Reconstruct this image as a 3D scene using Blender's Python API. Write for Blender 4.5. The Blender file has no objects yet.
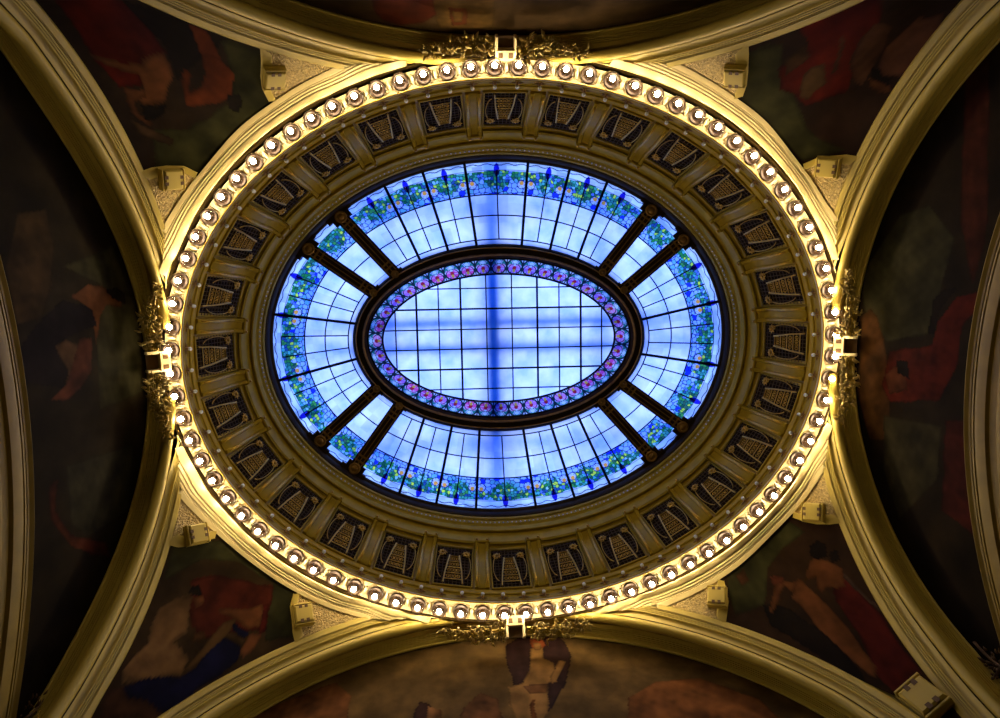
import bpy, math, json, random
import numpy as np
from mathutils import Vector, Matrix
from mathutils.geometry import delaunay_2d_cdt
random.seed(7); rng = np.random.default_rng(7)
PI = math.pi
SC = bpy.context.scene; COL = SC.collection
DATA = {
 'arch': {
  'L': {
   'pnt': [0.38765, -0.12616, -0.66276, 0.03454, 4.71303],
   'sh': [-0.30716, -0.2776, 0.17814, 4.50253],
   'line': [0.24358, -0.05946, -0.4762, -0.05554, 4.50808],
   'pan': [-0.03391, -0.08189, -0.09292, 4.65658],
  },
  'R': {
   'pnt': [0.01562, -0.06666, -0.10662, 0.01169, 4.67699],
   'sh': [-0.07519, -0.10629, 0.0136, 4.55332],
   'line': [0.06152, -0.06505, -0.14035, -0.00216, 4.55588],
   'pan': [-0.045, -0.03262, -0.024, 4.8067],
  },
  'T': {
   'pnt': [-0.11578, 0.01953, 0.10903, -0.00119, 4.83176],
   'sh': [-0.01285, -0.10013, -0.03659, 4.68244],
   'line': [0.19693, -0.04066, -0.28781, -0.02497, 4.68941],
   'pan': [-0.01968, -0.0204, -0.05351, 4.9486],
  },
  'B': {
   'pnt': [-0.14186, 0.02463, 0.43038, -0.06278, 4.77215],
   'sh': [0.02945, 0.29479, -0.08515, 4.62861],
   'line': [-0.00982, 0.00136, 0.25524, -0.08007, 4.70021],
   'pan': [-0.01835, 0.21864, -0.04761, 5.00374],
  },
 },
 'bars': [[[-3.345, -2.776, 12.28], [-2.423, -1.477, 12.62]], [[-4.062, -2.13, 12.28], [-2.842, -1.09, 12.62]], [[3.25, -2.777, 12.28], [2.319, -1.48, 12.62]], [[3.953, -2.145, 12.28], [2.765, -1.096, 12.62]], [[-4.023, 2.04, 12.28], [-2.907, 0.986, 12.62]], [[-3.342, 2.657, 12.28], [-2.48, 1.362, 12.62]], [[3.961, 1.976, 12.28], [2.774, 0.969, 12.62]], [[3.217, 2.684, 12.28], [2.259, 1.437, 12.62]]],
 'E': {
  'C0': [0.0076, 0.0003, 5.7201, 4.7215, -0.0154],
  'GAP': [-0.001, -0.0268, 5.8762, 4.895, -0.0241],
  'C1': [-0.0417, -0.0527, 4.7809, 3.6966, -0.0097],
  'C2': [-0.045, -0.0612, 2.8908, 1.7526, 0.0066],
  'C3': [-0.057, -0.0687, 2.5433, 1.4014, 0.0001],
  'CP': [0.0053, -0.0051, 6.0982, 5.1437, -0.007],
 },
 'ctrl': [[-0.119, -4.92, 9.98], [0.649, -4.897, 9.972], [1.405, -4.79, 9.95], [2.138, -4.602, 9.92], [2.834, -4.336, 9.89], [3.482, -3.995, 9.868], [4.069, -3.587, 9.86], [4.588, -3.118, 9.868], [5.027, -2.596, 9.89], [5.381, -2.03, 9.92], [5.643, -1.43, 9.95], [5.704, 1.103, 9.95], [5.471, 1.715, 9.92], [5.145, 2.297, 9.89], [4.731, 2.84, 9.868], [4.236, 3.333, 9.86], [3.669, 3.769, 9.868], [3.038, 4.14, 9.89], [2.356, 4.44, 9.92], [1.633, 4.663, 9.95], [0.883, 4.806, 9.972], [0.117, 4.867, 9.98], [-0.651, 4.843, 9.972], [-1.408, 4.737, 9.95], [-2.14, 4.548, 9.92], [-2.836, 4.282, 9.89], [-3.484, 3.942, 9.868], [-4.072, 3.534, 9.86], [-4.59, 3.064, 9.868], [-5.03, 2.543, 9.89], [-5.383, 1.977, 9.92], [-5.645, 1.376, 9.95], [-5.706, -1.157, 9.95], [-5.473, -1.769, 9.92], [-5.147, -2.351, 9.89], [-4.733, -2.894, 9.868], [-4.238, -3.387, 9.86], [-3.671, -3.823, 9.868], [-3.04, -4.194, 9.89], [-2.358, -4.494, 9.92], [-1.635, -4.717, 9.95], [-0.885, -4.86, 9.972], [-5.49, -4.481, 6.956], [-5.49, -4.333, 7.339], [-5.49, -4.154, 7.708], [-5.49, -3.943, 8.061], [-5.49, -3.703, 8.393], [-5.49, -3.435, 8.703], [-5.49, -3.141, 8.988], [-5.49, -2.823, 9.247], [-5.49, -2.485, 9.476], [-5.49, 2.154, 9.551], [-5.49, 2.489, 9.332], [-5.49, 2.801, 9.085], [-5.49, 3.087, 8.81], [-5.49, 3.345, 8.512], [-5.49, 3.573, 8.192], [-5.49, 3.768, 7.855], [-5.49, 3.93, 7.502], [-5.49, 4.056, 7.139], [-5.69, -4.329, 6.906], [-5.69, -4.074, 7.314], [-5.69, -3.815, 7.703], [-5.69, -3.543, 8.074], [-5.69, -3.252, 8.428], [-5.69, -2.935, 8.76], [-5.69, -2.591, 9.066], [-5.69, -2.217, 9.339], [-5.69, -1.814, 9.574], [-5.69, -1.385, 9.763], [-5.69, -0.936, 9.902], [-5.69, -0.471, 9.984], [-5.69, 0.0, 10.008], [-5.69, 0.47, 9.972], [-5.69, 0.931, 9.878], [-5.69, 1.791, 9.524], [-5.69, 2.179, 9.274], [-5.69, 2.532, 8.986], [-5.69, 2.849, 8.665], [-5.69, 3.13, 8.319], [-5.69, 3.378, 7.954], [-5.69, 3.596, 7.576], [-5.69, 3.791, 7.188], [-5.69, 3.971, 6.79], [5.49, -4.636, 7.006], [5.49, -4.476, 7.4], [5.49, -4.284, 7.778], [5.49, -4.061, 8.137], [5.49, -3.81, 8.477], [5.49, -3.532, 8.794], [5.49, -3.228, 9.085], [5.49, -2.901, 9.35], [5.49, -2.553, 9.586], [5.49, 2.245, 9.722], [5.49, 2.6, 9.503], [5.49, 2.933, 9.254], [5.49, 3.24, 8.975], [5.49, 3.52, 8.67], [5.49, 3.77, 8.341], [5.49, 3.988, 7.992], [5.49, 4.171, 7.625], [5.49, 4.318, 7.245], [5.69, -4.393, 6.927], [5.69, -4.184, 7.363], [5.69, -3.943, 7.776], [5.69, -3.67, 8.166], [5.69, -3.365, 8.53], [5.69, -3.028, 8.863], [5.69, -2.661, 9.163], [5.69, -2.266, 9.425], [5.69, -1.846, 9.646], [5.69, -0.946, 9.951], [5.69, -0.476, 10.03], [5.69, 0.0, 10.056], [5.69, 0.476, 10.029], [5.69, 0.946, 9.949], [5.69, 1.403, 9.818], [5.69, 1.841, 9.636], [5.69, 2.256, 9.407], [5.69, 2.641, 9.135], [5.69, 2.992, 8.823], [5.69, 3.305, 8.476], [5.69, 3.578, 8.1], [5.69, 3.81, 7.699], [5.69, 3.998, 7.28], [5.69, 4.143, 6.846], [-4.777, -4.59, 7.052], [-4.616, -4.59, 7.459], [-4.421, -4.59, 7.851], [-4.194, -4.59, 8.224], [-3.936, -4.59, 8.575], [-3.649, -4.59, 8.903], [-3.335, -4.59, 9.204], [-2.997, -4.59, 9.477], [-2.637, -4.59, 9.72], [2.308, -4.59, 9.84], [2.673, -4.59, 9.616], [3.016, -4.59, 9.36], [3.334, -4.59, 9.075], [3.625, -4.59, 8.764], [3.886, -4.59, 8.428], [4.116, -4.59, 8.072], [4.312, -4.59, 7.697], [4.472, -4.59, 7.307], [-4.601, -4.79, 6.995], [-4.335, -4.79, 7.43], [-4.056, -4.79, 7.842], [-3.759, -4.79, 8.231], [-3.44, -4.79, 8.598], [-3.095, -4.79, 8.938], [-2.723, -4.79, 9.248], [-2.322, -4.79, 9.522], [-1.895, -4.79, 9.756], [-1.444, -4.79, 9.943], [-0.49, -4.79, 10.163], [0.0, -4.79, 10.189], [0.49, -4.79, 10.158], [0.971, -4.79, 10.069], [1.884, -4.79, 9.731], [2.303, -4.79, 9.489], [2.692, -4.79, 9.206], [3.049, -4.79, 8.887], [3.374, -4.79, 8.538], [3.666, -4.79, 8.164], [3.93, -4.79, 7.769], [4.169, -4.79, 7.356], [4.388, -4.79, 6.926], [-5.179, 4.59, 7.183], [-4.959, 4.59, 7.605], [-4.71, 4.59, 8.004], [-4.433, 4.59, 8.379], [-4.13, 4.59, 8.727], [-3.803, 4.59, 9.046], [-3.455, 4.59, 9.337], [-3.088, 4.59, 9.597], [-2.704, 4.59, 9.827], [2.362, 4.59, 9.942], [2.748, 4.59, 9.731], [3.117, 4.59, 9.49], [3.467, 4.59, 9.218], [3.795, 4.59, 8.917], [4.099, 4.59, 8.589], [4.376, 4.59, 8.235], [4.626, 4.59, 7.857], [4.844, 4.59, 7.457], [-4.923, 4.79, 7.1], [-4.67, 4.79, 7.579], [-4.374, 4.79, 8.025], [-4.04, 4.79, 8.435], [-3.672, 4.79, 8.806], [-3.274, 4.79, 9.136], [-2.85, 4.79, 9.423], [-2.406, 4.79, 9.667], [-1.943, 4.79, 9.865], [-0.983, 4.79, 10.125], [-0.492, 4.79, 10.186], [0.0, 4.79, 10.2], [0.491, 4.79, 10.169], [1.452, 4.79, 9.97], [1.916, 4.79, 9.804], [2.364, 4.79, 9.594], [2.792, 4.79, 9.342], [3.196, 4.79, 9.05], [3.573, 4.79, 8.717], [3.92, 4.79, 8.348], [4.231, 4.79, 7.943], [4.505, 4.79, 7.506], [4.737, 4.79, 7.039]],
 'cam': {
  'C': [-0.638334, -0.9464, 0.0],
  'R': [[0.998693, -0.023437, 0.04542], [0.018606, 0.994402, 0.104011], [-0.047604, -0.10303, 0.993538]],
  'f': 580.45511,
 },
 'U': {
  'pnt': 0,
  'sh': 0.47,
  'line': 0.58,
  'pan': 0.78,
 },
 'D': [6.27, 5.37],
 'blocks': {
  'TLa': [-5.281, -2.899, 9.489],
  'TLb': [-3.587, -4.376, 9.388],
  'TRa': [3.565, -4.366, 9.304],
  'TRb': [5.271, -3.008, 9.551],
  'BLa': [-5.271, 2.823, 9.403],
  'BLb': [-3.648, 4.352, 9.496],
  'BRa': [3.546, 4.354, 9.505],
  'BRb': [5.259, 2.9, 9.572],
  'BRc': [5.304, 4.534, 6.995],
 },
 'barline': {
  'TLa': [[-5.492, -2.873, 9.206], [-5.383, -2.955, 9.318], [-5.254, -3.012, 9.452], [-5.094, -3.041, 9.595], [-4.971, -2.973, 9.718]],
  'TLb': [[-3.545, -4.558, 9.08], [-3.615, -4.458, 9.221], [-3.696, -4.318, 9.389], [-3.728, -4.213, 9.508], [-3.707, -4.096, 9.65]],
  'TRa': [[3.468, -4.59, 8.939], [3.552, -4.488, 9.079], [3.653, -4.329, 9.286], [3.712, -4.202, 9.438], [3.729, -4.094, 9.574]],
  'TRb': [[4.996, -3.064, 9.717], [5.123, -3.105, 9.618], [5.247, -3.097, 9.518], [5.377, -3.08, 9.38], [5.485, -3.021, 9.265]],
  'BLa': [[-5.492, 2.76, 9.117], [-5.377, 2.858, 9.219], [-5.257, 2.907, 9.36], [-5.126, 2.901, 9.535], [-5.015, 2.903, 9.655]],
  'BLb': [[-3.788, 4.053, 9.682], [-3.796, 4.175, 9.576], [-3.737, 4.328, 9.461], [-3.689, 4.465, 9.329], [-3.615, 4.581, 9.223]],
  'BRa': [[3.645, 4.092, 9.706], [3.651, 4.218, 9.588], [3.635, 4.336, 9.464], [3.545, 4.48, 9.333], [3.469, 4.581, 9.232]],
  'BRb': [[4.967, 2.975, 9.751], [5.107, 3.013, 9.643], [5.237, 3.009, 9.527], [5.361, 2.968, 9.412], [5.481, 2.893, 9.299]],
 },
 'blockaxis': {
  'TLa': [-5.131, -2.925, 9.624],
  'TLb': [-3.65, -4.226, 9.548],
  'TRa': [3.635, -4.218, 9.483],
  'TRb': [5.419, -2.961, 9.411],
  'BLa': [-5.124, 2.848, 9.574],
  'BLb': [-3.581, 4.516, 9.345],
  'BRa': [3.477, 4.514, 9.335],
  'BRb': [5.414, 2.865, 9.418],
  'BRc': [5.335, 4.551, 6.862],
 },
 'fig': {
  'TL': [[[0.13, 0.12, 0.035], [[-5.37, -2.96], [-4.95, -3.0], [-3.71, -4.08], [-3.6, -4.57], [-4.0, -4.56], [-4.15, -4.02], [-4.85, -3.6], [-5.28, -3.51]]], [[0.035, 0.02, 0.012], [[-4.69, -4.52], [-4.0, -4.78], [-3.91, -4.58], [-4.34, -4.32], [-4.67, -4.06], [-4.58, -4.33]]], [[0.3, 0.02, 0.006], [[-5.31, -4.43], [-4.68, -4.53], [-4.62, -4.4], [-4.61, -4.27], [-4.7, -4.18], [-4.97, -4.1], [-5.06, -4.04], [-5.1, -3.97], [-5.35, -3.89], [-5.39, -4.08]]], [[0.5, 0.17, 0.05], [[-4.94, -4.12], [-4.64, -4.26], [-4.65, -4.17], [-4.72, -4.05], [-4.97, -3.85], [-5.22, -3.77], [-5.26, -3.83], [-5.13, -3.93], [-5.06, -4.04], [-5.32, -4.06], [-5.4, -4.1], [-5.35, -4.12], [-5.18, -4.12]]], [[0.5, 0.17, 0.05], [[-5.31, -3.89], [-5.12, -3.93], [-5.14, -3.87], [-5.28, -3.78], [-5.31, -3.66], [-5.24, -3.57], [-5.3, -3.55], [-5.36, -3.64], [-5.34, -3.79]]], [[0.035, 0.02, 0.012], [[-5.24, -3.76], [-4.98, -3.83], [-5.1, -3.7], [-5.22, -3.62], [-5.3, -3.61]]], [[0.5, 0.1, 0.02], [[-4.3, -4.38], [-4.15, -4.4], [-4.08, -4.35], [-4.03, -4.29], [-4.17, -4.06], [-4.39, -3.92], [-4.77, -3.82], [-4.67, -4.0], [-4.59, -4.13], [-4.53, -4.19], [-4.49, -4.17], [-4.64, -3.96], [-4.5, -4.04], [-4.36, -4.22]]], [[0.4, 0.08, 0.02], [[-4.25, -4.59], [-4.1, -4.58], [-4.11, -4.39], [-4.31, -4.37]]], [[0.035, 0.02, 0.012], [[-4.23, -4.04], [-4.09, -4.08], [-4.09, -3.99], [-4.19, -3.88], [-4.29, -3.9]]], [[0.2, 0.1, 0.04], [[-5.4, -3.57], [-5.28, -3.51], [-5.09, -3.43], [-5.15, -3.34], [-5.39, -3.41]]]],
  'TR': [[[0.13, 0.12, 0.035], [[3.55, -4.55], [3.93, -4.52], [4.13, -4.19], [4.8, -3.58], [5.4, -3.19], [4.92, -3.14], [3.77, -4.09]]], [[0.3, 0.02, 0.006], [[3.93, -4.66], [4.36, -4.63], [4.73, -4.4], [4.83, -4.24], [5.08, -3.95], [4.62, -3.83], [4.19, -4.07], [4.03, -4.29], [4.19, -4.38]]], [[0.22, 0.1, 0.03], [[4.04, -4.35], [4.14, -4.4], [4.29, -4.31], [4.24, -4.25], [4.16, -4.2]]], [[0.34, 0.17, 0.05], [[4.35, -4.12], [4.37, -4.2], [4.45, -4.19], [4.69, -4.03], [4.62, -3.97], [4.6, -3.89], [4.46, -3.94], [4.4, -4.03]]], [[0.36, 0.14, 0.05], [[4.39, -4.39], [4.48, -4.34], [4.7, -4.12], [4.66, -4.1]]], [[0.33, 0.13, 0.06], [[4.77, -4.18], [4.66, -4.33], [4.67, -4.41], [4.98, -4.4], [5.14, -4.29], [5.22, -3.99], [5.02, -4.05]]], [[0.4, 0.15, 0.07], [[5.14, -4.29], [5.21, -4.4], [5.24, -4.47], [5.44, -4.45], [5.55, -4.28], [5.54, -4.11], [5.49, -3.97], [5.35, -4.02], [5.21, -4.16]]], [[0.5, 0.17, 0.05], [[5.24, -4.04], [5.46, -3.9], [5.48, -3.83], [5.39, -3.86], [5.29, -3.95]]], [[0.035, 0.02, 0.012], [[5.16, -4.15], [5.26, -4.12], [5.32, -4.04], [5.43, -3.97], [5.44, -3.91], [5.27, -4.03]]]],
  'BL': [[[0.13, 0.12, 0.035], [[-5.48, 2.84], [-4.96, 3.02], [-3.8, 4.05], [-3.68, 4.55], [-4.08, 4.46], [-4.22, 4.15], [-4.15, 3.85], [-4.68, 3.42], [-5.16, 3.2], [-5.45, 3.25]]], [[0.25, 0.04, 0.015], [[-5.21, 3.42], [-4.96, 3.48], [-4.49, 3.72], [-4.15, 3.88], [-4.13, 4.04], [-4.17, 4.34], [-4.9, 4.14], [-5.12, 3.75]]], [[0.62, 0.32, 0.11], [[-5.28, 3.54], [-5.13, 3.63], [-5.1, 3.78], [-5.04, 3.98], [-5.15, 3.97], [-5.02, 4.14], [-4.95, 4.27], [-4.95, 4.37], [-5.2, 4.22], [-5.47, 3.95], [-5.44, 3.89], [-5.37, 3.85], [-5.42, 3.66], [-5.4, 3.55]]], [[0.5, 0.17, 0.05], [[-5.12, 3.64], [-5.0, 3.67], [-4.97, 3.75], [-5.05, 3.75]]], [[0.035, 0.02, 0.012], [[-5.2, 3.56], [-5.18, 3.51], [-5.1, 3.54], [-5.01, 3.65], [-5.09, 3.64]]], [[0.02, 0.02, 0.1], [[-5.38, 4.06], [-4.98, 4.37], [-4.85, 4.39], [-4.67, 4.22], [-4.38, 4.41], [-4.36, 4.51], [-4.44, 4.55], [-4.73, 4.57], [-4.9, 4.61], [-5.03, 4.56], [-5.15, 4.44], [-5.31, 4.22]]], [[0.34, 0.17, 0.05], [[-4.96, 4.35], [-4.83, 4.22], [-4.69, 4.08], [-4.53, 4.09], [-4.59, 4.23], [-4.79, 4.33], [-4.89, 4.38]]], [[0.34, 0.17, 0.05], [[-4.6, 4.21], [-4.36, 4.35], [-4.35, 4.41], [-4.62, 4.24]]], [[0.02, 0.02, 0.1], [[-4.57, 4.13], [-4.47, 4.22], [-4.33, 4.31], [-4.36, 4.35], [-4.57, 4.21]]], [[0.5, 0.17, 0.05], [[-4.79, 3.92], [-4.56, 4.0], [-4.39, 4.06], [-4.27, 4.05], [-4.21, 4.15], [-4.22, 4.29], [-4.35, 4.27], [-4.51, 4.15], [-4.65, 4.04], [-4.77, 3.98]]], [[0.5, 0.17, 0.05], [[-4.31, 4.33], [-4.16, 4.38], [-4.21, 4.48], [-4.31, 4.52], [-4.38, 4.45]]], [[0.36, 0.04, 0.02], [[-4.25, 4.07], [-4.17, 4.07], [-4.12, 4.35], [-4.21, 4.36]]], [[0.3, 0.12, 0.03], [[-4.98, 4.02], [-4.87, 4.09], [-4.85, 4.16], [-4.97, 4.11]]], [[0.2, 0.08, 0.03], [[-5.5, 4.0], [-5.38, 4.07], [-5.3, 4.24], [-5.0, 4.58], [-5.03, 4.65], [-5.43, 4.22]]]],
  'BR': [[[0.13, 0.12, 0.035], [[3.76, 4.06], [4.92, 3.09], [5.07, 3.24], [4.45, 3.84], [4.19, 4.28], [3.7, 4.49]]], [[0.3, 0.1, 0.03], [[3.9, 4.01], [4.07, 3.92], [4.1, 4.04], [3.96, 4.14]]], [[0.035, 0.02, 0.012], [[4.16, 4.3], [4.45, 4.24], [4.72, 4.35], [4.87, 4.53], [4.84, 4.59], [4.65, 4.6], [4.42, 4.54], [4.14, 4.47]]], [[0.28, 0.03, 0.018], [[5.28, 3.64], [5.35, 3.69], [5.47, 3.99], [5.47, 4.31], [5.07, 4.62], [5.0, 4.53], [5.16, 4.28], [5.13, 4.04]]], [[0.34, 0.2, 0.12], [[5.32, 3.68], [5.36, 3.64], [5.48, 3.91], [5.46, 3.94]]], [[0.5, 0.17, 0.05], [[4.56, 4.12], [4.74, 3.95], [4.83, 3.91], [4.94, 4.02], [5.0, 4.1], [5.08, 4.27], [5.06, 4.46], [4.96, 4.54], [4.89, 4.51], [4.79, 4.43], [4.7, 4.35], [4.65, 4.17]]], [[0.5, 0.17, 0.05], [[4.63, 4.08], [4.56, 4.01], [4.37, 4.21], [4.25, 4.34], [4.21, 4.35], [4.38, 4.09], [4.54, 3.96], [4.75, 3.95]]], [[0.4, 0.1, 0.04], [[4.43, 3.96], [4.62, 3.91], [4.55, 4.0], [4.41, 4.05]]], [[0.5, 0.17, 0.05], [[4.92, 3.79], [5.09, 3.58], [5.23, 3.55], [5.35, 3.58], [5.31, 3.79], [5.22, 3.89], [5.12, 3.91], [5.02, 4.01], [4.99, 3.97], [5.05, 3.81], [4.92, 3.89]]], [[0.035, 0.02, 0.012], [[5.1, 3.42], [5.21, 3.31], [5.29, 3.33], [5.25, 3.49], [5.12, 3.6], [5.07, 3.56]]], [[0.035, 0.02, 0.012], [[5.28, 3.43], [5.38, 3.35], [5.36, 3.48], [5.26, 3.56]]]],
  'L': [[[0.22, 0.12, 0.04], [[-2.11, 7.65], [-2.24, 8.16], [-1.76, 8.24], [-1.19, 8.09], [-0.81, 7.89], [-0.72, 7.46], [-1.43, 7.37]]], [[0.15, 0.13, 0.05], [[-1.49, 8.38], [-1.88, 9.56], [-0.75, 10.08], [0.53, 10.07], [0.61, 8.88], [-0.53, 8.95], [-1.27, 9.15]]], [[0.13, 0.11, 0.05], [[1.24, 8.06], [1.33, 9.64], [2.36, 9.35], [2.38, 8.36], [2.06, 8.05]]], [[0.28, 0.06, 0.02], [[1.42, 7.7], [1.35, 7.87], [1.77, 7.78], [2.22, 8.03], [2.62, 8.74], [2.92, 8.82], [2.37, 8.0], [1.86, 7.69]]], [[0.5, 0.17, 0.05], [[-1.09, 8.49], [-1.27, 8.87], [-1.22, 9.24], [-1.13, 9.69], [-0.92, 9.63], [-0.96, 9.28], [-0.78, 9.08], [-0.36, 8.93], [-0.89, 8.87]]], [[0.035, 0.02, 0.012], [[-1.19, 9.24], [-1.24, 9.49], [-1.13, 9.77], [-0.95, 9.74], [-1.06, 9.44]]], [[0.05, 0.03, 0.03], [[-0.41, 7.42], [-0.76, 7.82], [-1.03, 8.32], [-0.92, 8.91], [-0.66, 8.99], [-0.56, 8.49], [-0.42, 8.06], [-0.06, 8.26], [0.17, 8.15], [0.01, 7.49]]], [[0.4, 0.2, 0.08], [[-0.42, 8.06], [-0.48, 8.3], [-0.4, 8.53], [0.1, 8.51], [0.12, 8.22], [-0.07, 8.28]]], [[0.42, 0.12, 0.05], [[-0.49, 8.57], [-0.45, 8.85], [0.01, 8.78], [0.24, 8.47], [0.34, 8.21], [0.29, 7.89], [0.12, 8.22]]]],
  'R': [[[0.15, 0.13, 0.05], [[-1.24, 10.09], [-2.16, 9.21], [-2.22, 8.6], [-1.68, 8.11], [-0.67, 8.37], [-0.29, 8.5], [-0.1, 9.39], [-0.64, 9.95]]], [[0.3, 0.12, 0.03], [[-0.5, 10.04], [-0.66, 9.82], [-0.51, 9.61], [0.05, 9.37], [0.86, 9.22], [1.53, 9.18], [1.65, 9.66], [0.99, 9.99]]], [[0.14, 0.11, 0.04], [[1.14, 9.35], [1.06, 8.13], [1.89, 8.16], [2.78, 8.86], [2.09, 9.28]]], [[0.22, 0.05, 0.02], [[-4.11, 8.12], [-3.96, 7.72], [-1.8, 7.58], [-0.97, 7.74], [-1.85, 8.02]]], [[0.25, 0.04, 0.02], [[0.95, 8.07], [0.86, 7.61], [2.49, 7.37], [2.32, 8.04]]], [[0.36, 0.04, 0.015], [[0.04, 9.28], [-0.12, 8.41], [-0.49, 8.32], [-0.86, 8.01], [-0.91, 7.64], [-0.68, 7.65], [-0.45, 7.88], [0.15, 7.93], [0.68, 8.2], [0.89, 9.22], [0.64, 9.43]]], [[0.035, 0.02, 0.012], [[-0.8, 8.42], [-0.95, 8.25], [-0.97, 8.02], [-0.65, 8.3], [-0.29, 8.38], [-0.29, 8.5]]], [[0.4, 0.12, 0.04], [[0.46, 9.37], [0.28, 9.15], [0.27, 8.89], [0.63, 8.86], [0.76, 9.23]]], [[0.035, 0.02, 0.012], [[0.18, 9.13], [0.18, 8.87], [0.43, 8.81], [0.4, 9.07]]]],
  'T': [[[0.24, 0.13, 0.03], [[-1.22, 9.02], [-0.19, 9.01], [-0.19, 10.05], [-1.06, 10.06]]], [[0.17, 0.03, 0.01], [[-1.99, 9.03], [-1.12, 9.02], [-1.1, 9.59], [-1.29, 9.85], [-1.7, 9.96], [-1.95, 9.79], [-2.04, 9.47]]], [[0.25, 0.06, 0.02], [[-0.9, 9.34], [-0.61, 9.4], [-0.62, 9.92], [-0.86, 9.99]]], [[0.32, 0.17, 0.04], [[-0.84, 9.46], [-0.68, 9.52], [-0.7, 9.85], [-0.83, 9.85]]]],
  'B': [[[0.3, 0.11, 0.03], [[-4.54, 8.38], [-3.69, 8.81], [-3.06, 9.2], [-2.72, 8.83], [-2.68, 8.19]]], [[0.34, 0.12, 0.03], [[1.69, 8.48], [2.23, 8.81], [2.98, 8.85], [3.71, 8.27], [3.81, 7.72], [1.49, 7.89]]], [[0.06, 0.025, 0.02], [[-0.21, 9.63], [-0.15, 10.02], [0.11, 10.25], [0.87, 10.16], [0.98, 9.63], [0.76, 8.92], [0.37, 8.22], [-0.06, 8.25], [-0.11, 8.98]]], [[0.5, 0.26, 0.07], [[0.28, 9.89], [0.49, 9.87], [0.46, 9.58], [0.63, 9.43], [0.61, 9.03], [0.46, 8.89], [0.37, 8.22], [0.22, 7.98], [-0.11, 8.0], [-0.21, 8.55], [-0.19, 8.84], [0.03, 8.92], [0.18, 9.22]]], [[0.5, 0.26, 0.07], [[0.53, 9.09], [0.75, 9.5], [0.83, 9.44], [0.61, 8.93], [0.51, 8.88]]], [[0.4, 0.09, 0.02], [[0.27, 10.14], [0.37, 10.2], [0.53, 10.15], [0.56, 9.96], [0.49, 9.87], [0.3, 9.89]]], [[0.55, 0.28, 0.08], [[0.33, 10.04], [0.48, 10.03], [0.45, 9.82], [0.33, 9.83]]], [[0.3, 0.13, 0.04], [[0.03, 8.87], [0.46, 8.89], [0.41, 8.67], [0.14, 8.67]]], [[0.45, 0.15, 0.03], [[0.14, 8.53], [0.2, 8.52], [0.17, 8.05], [0.09, 8.05]]], [[0.25, 0.1, 0.03], [[-1.04, 8.07], [-0.88, 8.49], [-0.66, 8.75], [-0.39, 8.59], [-0.3, 8.02]]], [[0.08, 0.03, 0.02], [[-1.68, 8.39], [-1.61, 8.61], [-1.43, 8.55], [-1.42, 8.1], [-1.64, 8.11]]], [[0.45, 0.2, 0.06], [[-1.48, 8.51], [-1.28, 8.41], [-1.24, 8.09], [-1.48, 8.1]]]],
 },
}
EL = DATA['E']; D1, D2 = DATA['D']; U = DATA['U']; ZC = 5.5

# ---------------------------------------------------------------- basics
def link(o, parent=None):
    COL.objects.link(o)
    if parent is not None: o.parent = parent
    return o
def mesh_obj(name, V, F, mat, parent=None, smooth=None, colors=None):
    me = bpy.data.meshes.new(name)
    me.from_pydata([tuple(map(float, v)) for v in V], [], [tuple(f) for f in F])
    if mat is not None: me.materials.append(mat)
    if colors is not None:
        a = me.color_attributes.new('pattern', 'FLOAT_COLOR', 'POINT')
        c = np.ones((len(V), 4), dtype=np.float32); c[:, :3] = colors
        a.data.foreach_set('color', c.ravel())
    me.update()
    if smooth is not None:
        me.shade_smooth()
        if smooth < 180: me.set_sharp_from_angle(angle=math.radians(smooth))
    return link(bpy.data.objects.new(name, me), parent)
def empty(name, loc, label=None, cat=None, group=None, mat=None):
    o = bpy.data.objects.new(name, None); o.empty_display_size = .1
    if mat is not None: o.matrix_world = mat
    else: o.location = loc
    COL.objects.link(o); tag(o, label, cat, group); return o
def tag(o, label=None, cat=None, group=None, kind=None):
    if label: o['label'] = label
    if cat: o['category'] = cat
    if group: o['group'] = group
    if kind: o['kind'] = kind
    return o
def struct(o, label=None):
    o['kind'] = 'structure'
    if label: o['label'] = label
    return o
def dup(root, mat, label, group=None):
    r = root.copy(); COL.objects.link(r); r.matrix_world = mat; r['label'] = label
    if group: r['group'] = group
    for ch in root.children:
        c = ch.copy(); COL.objects.link(c); c.parent = r; c.matrix_parent_inverse = ch.matrix_parent_inverse
        for g in ch.children:
            d = g.copy(); COL.objects.link(d); d.parent = c; d.matrix_parent_inverse = g.matrix_parent_inverse
    return r
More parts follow.
